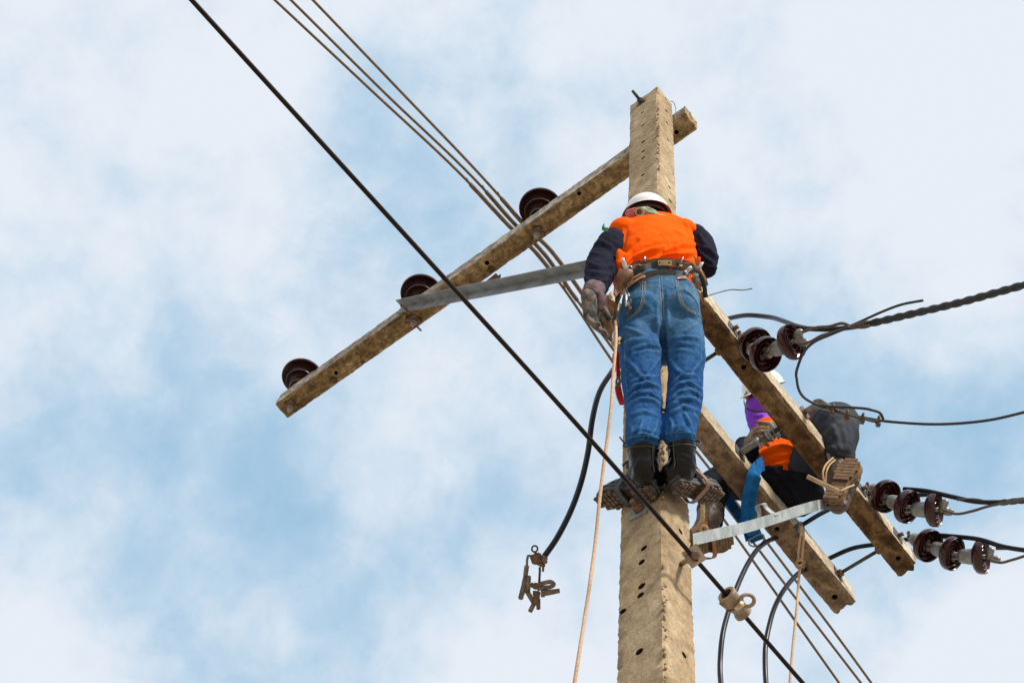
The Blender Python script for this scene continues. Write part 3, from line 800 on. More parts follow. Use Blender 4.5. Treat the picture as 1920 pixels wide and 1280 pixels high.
# ------------------------------------------------------------------ pin insulators
def pin_insulator(x, y, lab):
    base = PL(x, y, 2, 11.122)
    root = thing('pin_insulator', lab, 'insulator', (base.x, base.y, 11.258), group='brown pin insulators on the top crossarm')
    return root, base
def build_pin():
    root, base = pin_insulator(1006.4, 438, 'brown pin insulator on the top crossarm nearest the pole, rightmost of three')
    o = Vector((base.x, base.y, 11.258)); Z = (0, 0, 1)
    prof = [(0.018, 0.05), (0.022, 0.12), (0.036, 0.125), (0.044, 0.118), (0.052, 0.112), (0.056, 0.116), (0.056, 0.124), (0.046, 0.15), (0.042, 0.20),
            (0.060, 0.204), (0.074, 0.196), (0.086, 0.184), (0.0905, 0.184), (0.092, 0.192), (0.080, 0.214), (0.056, 0.238), (0.050, 0.27), (0.072, 0.282), (0.094, 0.278),
            (0.114, 0.262), (0.122, 0.256), (0.127, 0.258), (0.128, 0.268), (0.112, 0.290), (0.08, 0.312), (0.056, 0.325), (0.050, 0.34), (0.044, 0.35), (0.054, 0.36), (0.054, 0.38), (0.03, 0.39), (0.005, 0.392)]
    part('shed_body', lathe(prof, o, Z, 48), 'porcelain_dark', root, auto=50)
    part('pin', cyl(o + Vector((0, 0, -0.002)), o + Vector((0, 0, 0.06)), 0.013, 14), 'galv', root)
    u = Vector((base.x, base.y, 11.126)); D = (0, 0, -1)
    part('washer', plate(u, D, (1, 0.15, 0), 0.068, 0.006), 'rust', root, False)
    part('nut', hexnut(u + Vector((0, 0, -0.006)), D, 0.021, 0.024), 'galv_dull', root, False)
    part('bolt_end', cyl(u + Vector((0, 0, -0.025)), u + Vector((0, 0, -0.065)), 0.0125, 14, 0.002), 'tan_cast', root)
    return root
def copy_tree(o, parent=None):
    c = o.copy(); COL.objects.link(c); c.parent = parent
    for ch in list(o.children): copy_tree(ch, c)
    return c
pin0 = build_pin()
for (x, y, lab) in ((775.6, 602, 'brown pin insulator beside the grey brace, middle one on the top crossarm'), (545, 762, 'brown pin insulator at the far left end of the top crossarm')):
    b = PL(x, y, 2, 11.122); c = copy_tree(pin0); c.location = (b.x, b.y, 11.258); c['label'] = lab
    c.rotation_euler[2] = random.uniform(-0.25, 0.25)

# ------------------------------------------------------------------ overhead wires
def three_wires():
    sets = [([(500, -14), (700, 173), (873, 336), (958, 427), (1000, 468), (1060, 545), (1130, 650), (1240, 810), (1330, 935), (1420, 1062), (1500, 1176), (1595, 1310)], (875, 1052), 'leftmost of the three bundled brown conductors passing over the top crossarm'),
            ([(531, -14), (720, 173), (905, 352), (968, 423), (1012, 466), (1075, 553), (1150, 655), (1270, 828), (1376, 968), (1470, 1092), (1550, 1196), (1638, 1310)], (905, 1085), 'middle of the three bundled brown conductors passing over the top crossarm'),
            ([(573, -14), (740, 160), (935, 366), (983, 421), (1026, 462), (1090, 548), (1165, 655), (1290, 826), (1395, 960), (1490, 1085), (1570, 1192), (1656, 1310)], (935, 1110), 'rightmost of the three bundled brown conductors passing over the top crossarm')]
    for i, (pts, (r0, r1), lab) in enumerate(sets):
        z = 11.52 + 0.05 * (i % 2); P = [PL(x, y, 2, z) for x, y in pts]
        P = [P[0] + (P[0] - P[1]).normalized() * 25] + P + [P[-1] + (P[-1] - P[-2]).normalized() * 25]
        sp = spline(P, 10)
        root = thing('overhead_conductor', lab, 'wire', P[3], group='three bundled conductors over the top crossarm')
        part('conductor', tube(sp, 0.0085, 10), 'alu_wire', root)
        Q = [p for p in sp if r0 <= proj([p])[0][0][0] <= r1 and abs(proj([p])[0][0][1]) < 1400]
        part('armour_rods', rope([Q[k] for k in range(0, len(Q), 4)] + [Q[-1]], 0.0135, 0.16, 7, 20, 0.22, 4), 'alu_wire', root)
        for e, q in ((0, Q[0]), (1, Q[-1])):
            part('rod_end', cyl(q, q + (Q[1] - Q[0]).normalized() * (0.05 if e else -0.05) + CR * 0.012, 0.004, 6), 'alu_wire', root)
three_wires()

WZ = 6.407; WX = -1.66
P = [(WX - 0.02, -14, WZ + 0.05), (WX - 0.07, 0.2, WZ), (-1.70, 1.1, WZ), (-1.672, 2.0, WZ), (-1.664, 2.5, WZ), (-1.658, 3.05, WZ), (-1.65, 3.6, WZ), (-1.6, 20, WZ - 0.1)]
single('messenger_wire', tube(spline(P, 16), 0.0072, 14), 'messenger', 'long dark wire running diagonally in front of the pole and the worker\'s boot', 'wire')
def wire_bolt():
    a = PL(1277, 1057, 0, -1.748); c = PL(1301, 1042, 0, -1.664)
    root = thing('eye_bolt', 'tan bolt with a diamond washer holding the dark wire to the pole', 'bolt', a)
    d = (c - a).normalized()
    part('rod', cyl(a, c, 0.0085, 12), 'tan_cast', root)
    part('washer', plate(c, d, (0.1, 0.5, 1), 0.058, 0.006), 'tan_cast', root, False)
    part('nut', hexnut(c + d * 0.006, d, 0.015, 0.014), 'rust', root, False)
wire_bolt()
def wire_fitting():
    a = Vector((-1.657, 2.635, WZ)); b = Vector((-1.655, 2.80, WZ - 0.006))
    a = PL(1361, 1112, 2, WZ); b = PL(1396, 1152, 2, WZ)
    t = (b - a).normalized(); L = (b - a).length
    root = thing('wire_fitting', 'tan cast metal fitting with an eye, threaded on the dark wire right of the pole', 'fitting', (a + b) / 2)
    prof = [(0.020, 0.0), (0.030, 0.0), (0.0315, 0.006), (0.030, 0.012), (0.030, L * 0.42), (0.033, L * 0.44), (0.033, L * 0.48), (0.029, L * 0.5), (0.027, L * 0.62), (0.024, L * 0.72),
            (0.026, L * 0.80), (0.029, L * 0.86), (0.029, L * 0.97), (0.024, L), (0.012, L * 0.99)]
    V, Fc = lathe(prof, a, t, 32, cap=False)
    inner = lathe([(0.020, 0.0), (0.019, L * 0.3), (0.008, L * 0.32)], a, t, 32, cap=False)
    part('sleeve', (V, Fc), 'tan_cast', root, auto=45)
    part('bore', (inner[0], [f[::-1] for f in inner[1]]), 'rust', root)
    part('band', torus(a + t * L * 0.46, t, 0.031, 0.0035, 32, 8), 'rust', root)
    e0 = a + t * L * 0.62; side = (CR - t * CR.dot(t)).normalized()
    ec = U(1401, 1125, dep(a) - 0.01)
    up = (ec - (a + b) / 2).normalized(); nrm = (t * 0.4 - VIEW * 0.9 + CU * 0.2).normalized()
    part('eye', torus(ec, nrm, 0.024, 0.0065, 28, 10, sx=0.78, up=(CU + CR * 0.2)), 'tan_cast', root)
    part('arm', cyl(e0 + up * 0.015, ec - up * 0.02, 0.012, 12, 0.003), 'tan_cast', root)
    part('clamp_screw', cyl(U(1380, 1140, dep(a) - 0.02), U(1392, 1131, dep(a) - 0.045), 0.0095, 12, 0.002), 'brass', root)
    part('clamp_lug', cyl(U(1350, 1128, dep(a)), U(1365, 1140, dep(a)), 0.007, 10, 0.002), 'tan_cast', root)
wire_fitting()

# ------------------------------------------------------------------ dead-end insulator strings
def disc_prof(R):
    """cap side at h<0, ribbed face at h>0"""
    return [(0.022, -0.012), (R * 0.50, -0.010), (R * 0.80, 0.000), (R * 0.95, 0.010), (R, 0.020), (R, 0.040), (R * 0.97, 0.045), (R * 0.93, 0.042), (R * 0.88, 0.022),
            (R * 0.77, 0.018), (R * 0.74, 0.036), (R * 0.70, 0.040), (R * 0.66, 0.034), (R * 0.62, 0.016), (R * 0.52, 0.014), (R * 0.50, 0.034), (R * 0.46, 0.038), (R * 0.42, 0.032), (R * 0.38, 0.014), (0.016, 0.010)]
disc_me = None
def ins_string(lab, base, pts, ang, ds, end_px, de):
    global disc_me
    R = 0.075
    root = thing('insulator_string', lab, 'insulator', base, group='strings of brown disc insulators on the side arm')
    C = [U(px, py, q) for (px, py), q in zip(pts, ds)]; base = Vector(base)
    path = [base] + C
    for i, c in enumerate(C):
        prev = base if i == 0 else C[i - 1]; nxt = C[i + 1] if i < len(C) - 1 else c + (c - prev)
        iv = Vector((ang[i][1], ang[i][2])).normalized(); sa, ca = math.sin(math.radians(ang[i][0])), math.cos(math.radians(ang[i][0]))
        t = ((CR * iv.x + CU * iv.y) * sa - VIEW * ca).normalized()
        if i < len(C) - 1:
            L = (C[i + 1] - c).length
        q = t.to_track_quat('Z', 'Y')
        if disc_me is None:
            disc_me = meshdata('disc', *lathe(disc_prof(R), (0, 0, 0), (0, 0, 1), 48), 'porcelain'); disc_me.set_sharp_from_angle(angle=math.radians(50))
        o = bpy.data.objects.new('disc', disc_me); COL.objects.link(o); o.parent = root; o.location = c - root_loc(root); o.rotation_mode = 'QUATERNION'; o.rotation_quaternion = q
        cap0 = c - t * 0.075
        part('cap', lathe([(0.018, 0.0), (0.026, 0.006), (0.031, 0.02), (0.035, 0.055), (0.037, 0.066), (0.030, 0.070)], cap0, t, 24), 'galv', root, auto=45)
        part('clevis', join(obox(cap0 - t * 0.012 + CU * 0.010, t, CU, VIEW, 0.045, 0.007, 0.03, 0.002), obox(cap0 - t * 0.012 - CU * 0.010, t, CU, VIEW, 0.045, 0.007, 0.03, 0.002)), 'galv', root, False)
        part('clevis_pin', cyl(cap0 - t * 0.022 + CU * 0.024, cap0 - t * 0.022 - CU * 0.024, 0.007, 12, 0.002), 'rust', root)
        part('pin_eye', join(cyl(c + t * 0.005, c + t * 0.052, 0.0095, 12), ball(c + t * 0.054, 0.013, 0.013, 0.013, seg=12, ri=8)), 'galv', root)
    # bolt and washer on the beam
    part('beam_bolt', cyl(base + Vector((-0.02, 0, 0)), base + Vector((0.022, 0, -0.008)), 0.010, 12), 'rust', root)
    part('washer', plate((PX1 + 0.1005, base.y, base.z), (1, 0, 0), (0, 0.2, 1), 0.07, 0.004), 'dark_steel', root, False)
    # end clevis with thimble leaves
    c = C[-1]; e = [U(px, py, de) for px, py in end_px]
    k0 = c + t * 0.055; d = (e[-1] - k0); dn = d.normalized(); sd = dn.cross(VIEW).normalized()
    for s in (1, -1):
        Q = [k0 + sd * s * 0.006, k0.lerp(e[-1], 0.3) + sd * s * 0.010, k0.lerp(e[-1], 0.65) + sd * s * 0.021, e[-1] + sd * s * 0.023 + dn * 0.006]
        part('thimble_leaf', tube(spline(Q, 5), [0.010, 0.012, 0.014, 0.0165, 0.018, 0.019, 0.019, 0.019, 0.0185, 0.018, 0.0175, 0.017, 0.016, 0.014, 0.010, 0.005], 14), 'galv', root)
    part('clevis_bolt', cyl(k0 - VIEW * 0.025, k0 + VIEW * 0.025, 0.011, 12, 0.003), 'tan_cast', root)
    return e[-1]
ins_string('brown disc insulator string nearest the pole, hanging towards the camera', (-1.64, 2.82, 8.66), [(1409, 642), (1428, 661), (1474, 646)], [(30, 1, -.7), (32, 1, -.4), (50, .86, .45)], (7.66, 7.53, 7.42), [(1492, 637), (1508, 631)], 7.34)
ins_string('upper brown disc insulator string beside the seated worker\'s boot', (-1.64, 3.80, 8.68), [(1653, 926), (1691, 946), (1741, 955)], [(32, 1, -.5), (43, 1, -.3), (60, 1, .05)], (8.03, 7.92, 7.84), [(1765, 951), (1781, 949)], 7.78)
ins_string('lower brown disc insulator string at the outer end of the side arm', (-1.64, 4.085, 8.665), [(1732, 1018), (1775, 1034), (1829, 1043)], [(33, 1, -.45), (44, 1, -.25), (60, 1, .05)], (7.97, 7.86, 7.78), [(1852, 1041), (1867, 1039)], 7.71)

# conductors leaving to the right
def yline(pts, y, o=0.0):
    x0, d0, k = {2.82: (1505, 7.34, 0.0017), 3.85: (1765, 7.78, 0.0021), 4.08: (1852, 7.71, 0.0021)}[y]
    return [U(px, py, d0 - (px - x0) * k + o) for px, py in pts]
def ext(P, L=14): return P + [P[-1] + (P[-1] - P[-2]).normalized() * L]
def off_view(P, d): return [p + VIEW * d for p in P]
P = yline([(1512, 616), (1560, 617), (1610, 611), (1660, 600), (1720, 586), (1800, 567), (1870, 548), (1935, 530)], 2.82)
root = thing('service_cable', 'thick black cable spirally wrapped in grey wire, leaving at upper right', 'cable', P[3])
part('cable', tube(spline(ext(P, 12), 8), 0.0105, 12), 'cable', root)
part('spiral_wrap', rope([p for p in spline(ext(P[2:], 2.0), 3)], 0.0160, 0.105, 2, 20, 0.34, 4), 'cable_grey', root)
part('grip_wire', rope([U(1505, 622, 7.30), U(1530, 614, 7.26), U(1555, 612, 7.22), U(1580, 606, 7.18), U(1600, 613, 7.14), U(1630, 611, 7.10)], 0.007, 0.03, 3, 12, 0.3, 6), 'strand', root)
part('grip_wire', rope([U(1487, 640, 7.33), U(1505, 645, 7.30), U(1520, 640, 7.27), U(1540, 629, 7.23), U(1565, 622, 7.18), U(1590, 614, 7.14), U(1625, 602, 7.09)], 0.006, 0.03, 3, 12, 0.3, 6), 'strand', root)
part('loose_tail', tube(spline([U(1585, 615, 7.15), U(1615, 602, 7.12), U(1650, 586, 7.08), U(1690, 571, 7.04), U(1731, 563, 7.0)], 8), 0.0052, 10), 'cable_grey', root)
for (lab, y, A, G1, G2) in (
    ('black service cable leaving right from the upper disc string', 3.85, [(1700, 918), (1740, 921), (1785, 931), (1830, 940), (1880, 941), (1935, 937)], [(1795, 936), (1830, 936), (1868, 943), (1900, 936), (1940, 935)], [(1765, 955), (1790, 962), (1820, 957), (1850, 948), (1890, 940), (1940, 934)]),
    ('black service cable leaving right from the lower disc string', 4.08, [(1750, 1004), (1790, 1006), (1840, 1012), (1880, 1024), (1935, 1033)], [(1868, 1028), (1900, 1028), (1940, 1029)], [(1853, 1047), (1872, 1053), (1895, 1048), (1925, 1039), (1945, 1035)])):
    P = yline(A, y); root = thing('service_cable', lab, 'cable', P[0], group='service cables leaving to the right')
    part('cable', tube(spline(ext([P[0] + VIEW * .05] + [p + VIEW * 0.02 for p in P[1:3]] + P[3:], 12), 8), 0.0105, 12), 'cable', root)
    part('grip_wire', rope(ext(yline(G1, y), 0.5), 0.0065, 0.035, 3, 12, 0.3, 6), 'strand', root)
    part('grip_wire', rope(ext(off_view(yline(G2, y), -0.02), 0.5), 0.0065, 0.035, 3, 12, 0.3, 6), 'strand', root)
    if y < 4: part('spiral_wrap', rope(ext(yline([(1875, 942), (1905, 939), (1940, 936)], y), 0.8), 0.014, 0.09, 2, 18, 0.3, 4), 'cable_grey', root)

def cab(lab, pts, r=0.0115, m='cable', nm='jumper_cable', group='black jumper cables', cat='cable'):
    return single(nm, tube(spline([U(*p) for p in pts], 10), r, 14), m, lab, cat, group=group)
cab('black jumper cable arching over the nearer side arm towards the top insulator string', [(1335, 606, 8.3), (1366, 597, 8.15), (1400, 591, 8.0), (1440, 594, 7.85), (1475, 604, 7.6), (1500, 613, 7.42), (1514, 616, 7.36)], 0.0105)
cab('black jumper cable from behind the standing worker down to the hanging clamp', [(1235, 660, 7.9), (1195, 666, 7.7), (1165, 680, 7.2), (1145, 700, 6.9), (1124, 735, 6.75), (1110, 790, 6.6), (1102, 850, 6.5), (1086, 915, 6.4), (1062, 975, 6.3), (1040, 1015, 6.25), (1021, 1042, 6.22)], 0.0105)
cab('black jumper cable looping down behind the tan wire fitting', [(1760, 925, 8.2), (1690, 930, 8.25), (1620, 938, 8.3), (1575, 946, 8.25), (1540, 962, 8.2), (1500, 986, 8.15), (1465, 1003, 8.1), (1440, 1014, 7.9), (1412, 1040, 7.6), (1386, 1090, 7.35), (1366, 1145, 7.15), (1354, 1195, 7.0), (1350, 1245, 6.9), (1356, 1320, 6.7)], 0.0105)
cab('black jumper cable looping down across the ropes at lower right', [(1790, 1006, 8.0), (1720, 1008, 8.2), (1650, 1019, 8.25), (1600, 1027, 8.25), (1555, 1046, 8.25), (1515, 1065, 8.15), (1494, 1077, 7.9), (1462, 1118, 7.6), (1444, 1165, 7.35), (1435, 1215, 7.2), (1435, 1260, 7.1), (1442, 1330, 6.9)], 0.0105)
single('tie_wire', tube(spline([U(1322, 556, 6.55), U(1345, 549, 6.6), U(1370, 543, 6.65), U(1395, 543.5, 6.7), U(1410, 541, 6.72)], 8), 0.0022, 8), 'cable', 'thin black wire end sticking out right of the standing worker\'s hip', 'wire')

# guy wire with clips and its eye bolt
def guy():
    y = 3.36; a = PL(1508, 773, 0, -1.643)
    root = thing('guy_wire', 'grey steel guy wire with four clips on an eye bolt of the nearer side arm', 'wire', a)
    d = dep(a)
    part('eye_bolt', tube([a, U(1520, 765, d - 0.04), U(1530, 759, d - 0.07)], 0.013, 12), 'galv_dull', root)
    part('washer', plate(a + Vector((0.002, 0, 0)), (1, 0, 0), (0, 0.5, 1), 0.062, 0.003), 'rust', root, False)
    part('thimble', tube(spline([U(1562, 766, d - 0.16), U(1548, 756, d - 0.12), U(1535, 750, d - 0.09), U(1527, 753, d - 0.08), U(1528, 760, d - 0.08), U(1540, 764, d - 0.1), U(1558, 769, d - 0.15)], 6), 0.0075, 10), 'galv_dull', root)
    main = [(1530, 759, .08), (1560, 769, .15), (1586, 775, .2), (1617, 782, .26), (1650, 788, .32), (1690, 792, .4), (1755, 795, .52), (1850, 788, .7), (1935, 769, .9)]
    P = [U(x, yy, d - t) for x, yy, t in main]; part('strand', rope(ext(P, 10), 0.0062, 0.04, 5, 12, 0.22, 6), 'cable_grey', root)
    P = [U(x, yy, d - t) for x, yy, t in [(1529, 752, .09), (1560, 764, .16), (1590, 777, .22), (1617, 784, .27), (1645, 789, .33), (1652, 787, .34)]]
    part('strand', rope(P, 0.0058, 0.04, 5, 12, 0.22, 6), 'strand', root)
    P = [U(x, yy, t) for x, yy, t in [(1592, 613, 7.12), (1560, 626, 7.17), (1525, 642, 7.22), (1505, 664, 7.28), (1495, 690, 7.3), (1494, 712, 7.4), (1500, 735, 7.5), (1513, 749, 7.58), (1532, 758, 7.62), (1560, 762, 7.6), (1600, 764, 7.55), (1633, 768, 7.5), (1651, 775, 7.5), (1655, 783, 7.5), (1650, 789, 7.55), (1640, 790, 7.55)]]
    part('tail_loop', tube(spline(P, 8), 0.0058, 10), 'cable_grey', root)
    for (x, yy, t) in ((1561, 765, .17), (1588, 776, .21), (1617, 782, .27), (1647, 787, .33)):
        c = U(x, yy, d - t); tt = (CR * 0.95 - CU * 0.25).normalized(); up = (CU + CR * 0.1).normalized()
        cl = part('wire_clip', join(torus(c, tt, 0.013, 0.0045, 20, 8, sx=1.35, up=up), obox(c - up * 0.016, tt, up, VIEW, 0.020, 0.012, 0.03, 0.002)), 'rust', root)
        part('nut', join(hexnut(c - up * 0.022 + VIEW * 0.01, -up, 0.008, 0.008), hexnut(c - up * 0.022 - VIEW * 0.01, -up, 0.008, 0.008)), 'galv_dull', cl, False)
guy()

# ------------------------------------------------------------------ ropes
single('hand_line', rope([U(*p) for p in [(1154, 596, 6.52), (1155, 640, 6.35), (1150, 700, 6.2), (1146, 760, 6.05), (1139, 820, 5.95), (1131, 880, 5.85), (1124, 940, 5.75), (1117, 1010, 5.65), (1108, 1080, 5.5), (1096, 1160, 5.35), (1085, 1230, 5.2), (1074, 1300, 5.1)]], 0.0062, 0.026, 3, 12, 0.3, 8), 'rope',
       'long beige braided rope hanging left of the pole from the worker\'s belt', 'rope')
def rope_b():
    d = 7.75
    root = thing('tag_line', 'beige rope with a frayed knot hanging from the rear side arm', 'rope', U(1500, 990, d))
    part('rope', rope([U(*p) for p in [(1500, 1060, d - .1), (1497, 1100, d - .2), (1494, 1140, d - .35), (1490, 1180, d - .45), (1485, 1230, d - .6), (1479, 1310, d - .8)]], 0.0062, 0.026, 3, 12, 0.3, 8), 'rope', root)
    for pts in ([(1503, 985), (1507, 1000), (1506, 1020), (1503, 1045), (1500, 1058)], [(1503, 985), (1501, 1008), (1498, 1025), (1497, 1045), (1499, 1058)]):
        part('rope', rope([U(x, y, d - 0.05) for x, y in pts], 0.005, 0.022, 3, 10, 0.3, 6), 'rope', root)
    part('tie_wire', tube(spline([U(1500, 983, d), U(1505, 985, d), U(1507, 998, d), U(1506, 1004, d)], 5), 0.0035, 8), 'dark_steel', root)
    g = []
    for k in range(90):
        v = Vector((random.gauss(0, 1), random.gauss(0, 1), random.gauss(0, 1))).normalized(); c = U(1500, 1055, d - 0.1)
        g.append(tube([c, c + v * 0.014, c + v * 0.026 + Vector((0, 0, -0.004))], 0.0014, 4))
    part('frayed_knot', join(*g), 'twine', root, kind='stuff')
    part('knot', rope([U(1495, 1052, d - .11), U(1500, 1049, d - .13), U(1506, 1053, d - .11), U(1500, 1060, d - .13), U(1494, 1056, d - .1)], 0.006, 0.02, 3, 10, 0.3, 5), 'twine', root)
rope_b()
def spool_clamp():
    d = 7.8
    root = thing('cable_clamp', 'small dark clamp on the black cable above the frayed rope', 'clamp', U(1500, 985, d))
    part('body', cyl(U(1492, 990, d), U(1506, 982, d), 0.016, 14, 0.003), 'dark_steel', root)
    part('bolt', cyl(U(1498, 996, d - .02), U(1502, 977, d - .02), 0.006, 8), 'galv_dull', root)
    part('bracket', tube([U(1489, 986, d), U(1496, 998, d), U(1502, 1004, d)], 0.004, 6), 'dark_steel', root)
spool_clamp()

# hanging hot line clamp
def hot_clamp():
    d = 6.22
    root = thing('hot_line_clamp', 'rusty hot line clamp hanging at the end of the black cable', 'clamp', U(1002, 1080, d))
    def u(zx, zy, dd=0.0): return U(940 + zx / 4.925, 900 + zy / 4.925, d + dd)
    part('eye', torus(u(308, 632), -VIEW + CR * 0.3, 0.0105, 0.0032, 20, 8), 'dark_steel', root)
    part('screw', cyl(u(312, 655), u(322, 700), 0.0045, 10), 'rust', root)
    part('body', join(obox(u(325, 722), CR + CU * 0.35, CU - CR * 0.35, VIEW, 0.040, 0.034, 0.034, 0.005), obox(u(345, 765), CR - CU * .5, CU + CR * .5, VIEW, 0.035, 0.014, 0.026, 0.003)), 'rust', root)
    part('cable_lug', join(cyl(u(412, 700), u(365, 745), 0.0125, 14, 0.003), cyl(u(385, 700), u(405, 770), 0.010, 12, 0.003)), 'cast_grey', root)
    part('lug_bolt', join(cyl(u(388, 780), u(384, 842), 0.0042, 8), hexnut(u(388, 775), u(384, 842) - u(388, 775), 0.008, 0.008)), 'rust', root)
    part('bail', tube(spline([u(285, 725), u(272, 700), u(250, 695), u(240, 725), u(236, 790)], 6), 0.0042, 10), 'cast_grey', root)
    part('bail', tube([u(355, 800), u(355, 850), u(350, 940)], 0.0042, 10), 'dark_steel', root)
    part('sleeve', join(cyl(u(236, 785), u(222, 880), 0.0085, 12, 0.002), cyl(u(222, 880), u(205, 960), 0.0075, 12, 0.002)), 'cast_grey', root)
    part('jaw', join(obox(u(200, 1000), CR * 0.25 + CU, CR - CU * 0.25, VIEW, 0.075, 0.017, 0.024, 0.003), obox(u(186, 1060), CR * 0.45 + CU, CR - CU * 0.45, VIEW, 0.026, 0.015, 0.022, 0.002)), 'cast_grey', root)
    part('jaw', join(obox(u(245, 960), CR * 0.05 + CU, CR, VIEW, 0.060, 0.019, 0.024, 0.003), obox(u(262, 1065), CR * -0.6 + CU, CR + CU * 0.6, VIEW, 0.066, 0.016, 0.022, 0.003),
                     obox(u(285, 1170), CR * 0.5 + CU, CR - CU * 0.5, VIEW, 0.036, 0.015, 0.02, 0.002)), 'cast_grey', root)
    part('jaw_bolt', join(cyl(u(270, 960), u(335, 990), 0.009, 12, 0.002), hexnut(u(300, 970), CR - CU * .3, 0.012, 0.012), cyl(u(290, 1040), u(345, 1045), 0.009, 12, 0.002)), 'rust', root)
    part('clamp_finger', tube(spline([u(310, 975), u(400, 945), u(465, 940), u(485, 960), u(460, 980), u(390, 990), u(330, 1003)], 5), 0.0075, 10), 'cast_grey', root)
    part('clamp_finger', join(tube([u(370, 1040), u(440, 1035), u(540, 1018)], [0.012, 0.010, 0.008], 12), hexnut(u(365, 1045), CR, 0.013, 0.014)), 'cast_grey', root)
    part('lower_arm', join(obox(u(322, 1090), CR * 0.2 + CU, CR, VIEW, 0.048, 0.022, 0.024, 0.003), obox(u(342, 1140), CU, CR, VIEW, 0.038, 0.014, 0.02, 0.002)), 'rust', root)
hot_clamp()

# blue strap slung over the rear arm
def blue_strap():
    def under(x, y): return dep(PL(x, y, 2, 8.592)) - 0.035
    pts = [(1432, 868, dep(PL(1425, 870, 0, -1.965)) + .05), (1420, 877, dep(PL(1420, 877, 0, -1.962)) - 0.02), (1413, 895, under(1413, 895)), (1406, 925, under(1406, 925)), (1403, 955, under(1403, 955) - .02), (1404, 980, under(1404, 980) - .05), (1412, 1012, under(1412, 1012) - .1)]
    root = thing('webbing_strap', 'wide blue webbing strap with a metal buckle slung over the rear side arm', 'strap', U(*pts[2]))
    P = spline([U(*p) for p in pts], 6); n = len(P)
    Wv = []
    for i in range(n):
        t = (P[min(i + 1, n - 1)] - P[max(i - 1, 0)]).normalized(); Wv.append(t.cross(VIEW).normalized() * 0.062 + VIEW * 0.012 * math.sin(i * 0.5))
    part('strap', ribbon(P, Wv, 0.003), 'strap_blue', root, auto=50)
    for s in (-1, 1):
        part('strap_edge', tube([p + w * 0.49 * s - VIEW * 0.001 for p, w in zip(P, Wv)], 0.0022, 6), 'strap_blue', root)
    pts = [(1345, 905, 8.25), (1365, 936, 8.15), (1385, 965, 8.0), (1402, 988, 7.85), (1412, 1000, 7.75)]
    P = spline([U(*p) for p in pts], 6)
    part('strap', ribbon(P, [(CR * 0.8 + CU * 0.35) * 0.05] * len(P), 0.003), 'strap_blue', root, auto=50)
    d = under(1412, 1012) - .11
    c = [U(x, y, d) for x, y in ((1404, 1011), (1431, 1002), (1433, 1009), (1413, 1024), (1405, 1020))]
    part('buckle', tube(spline(c + [c[0]], 4), 0.004, 8), 'galv', root)
    part('stitched_end', obox(U(1416, 1004, d + .01), CR * .9 + CU * .35, CU * .9 - CR * .35, VIEW, 0.060, 0.05, 0.008, 0.002), 'strap_blue', root, False)
blue_strap()

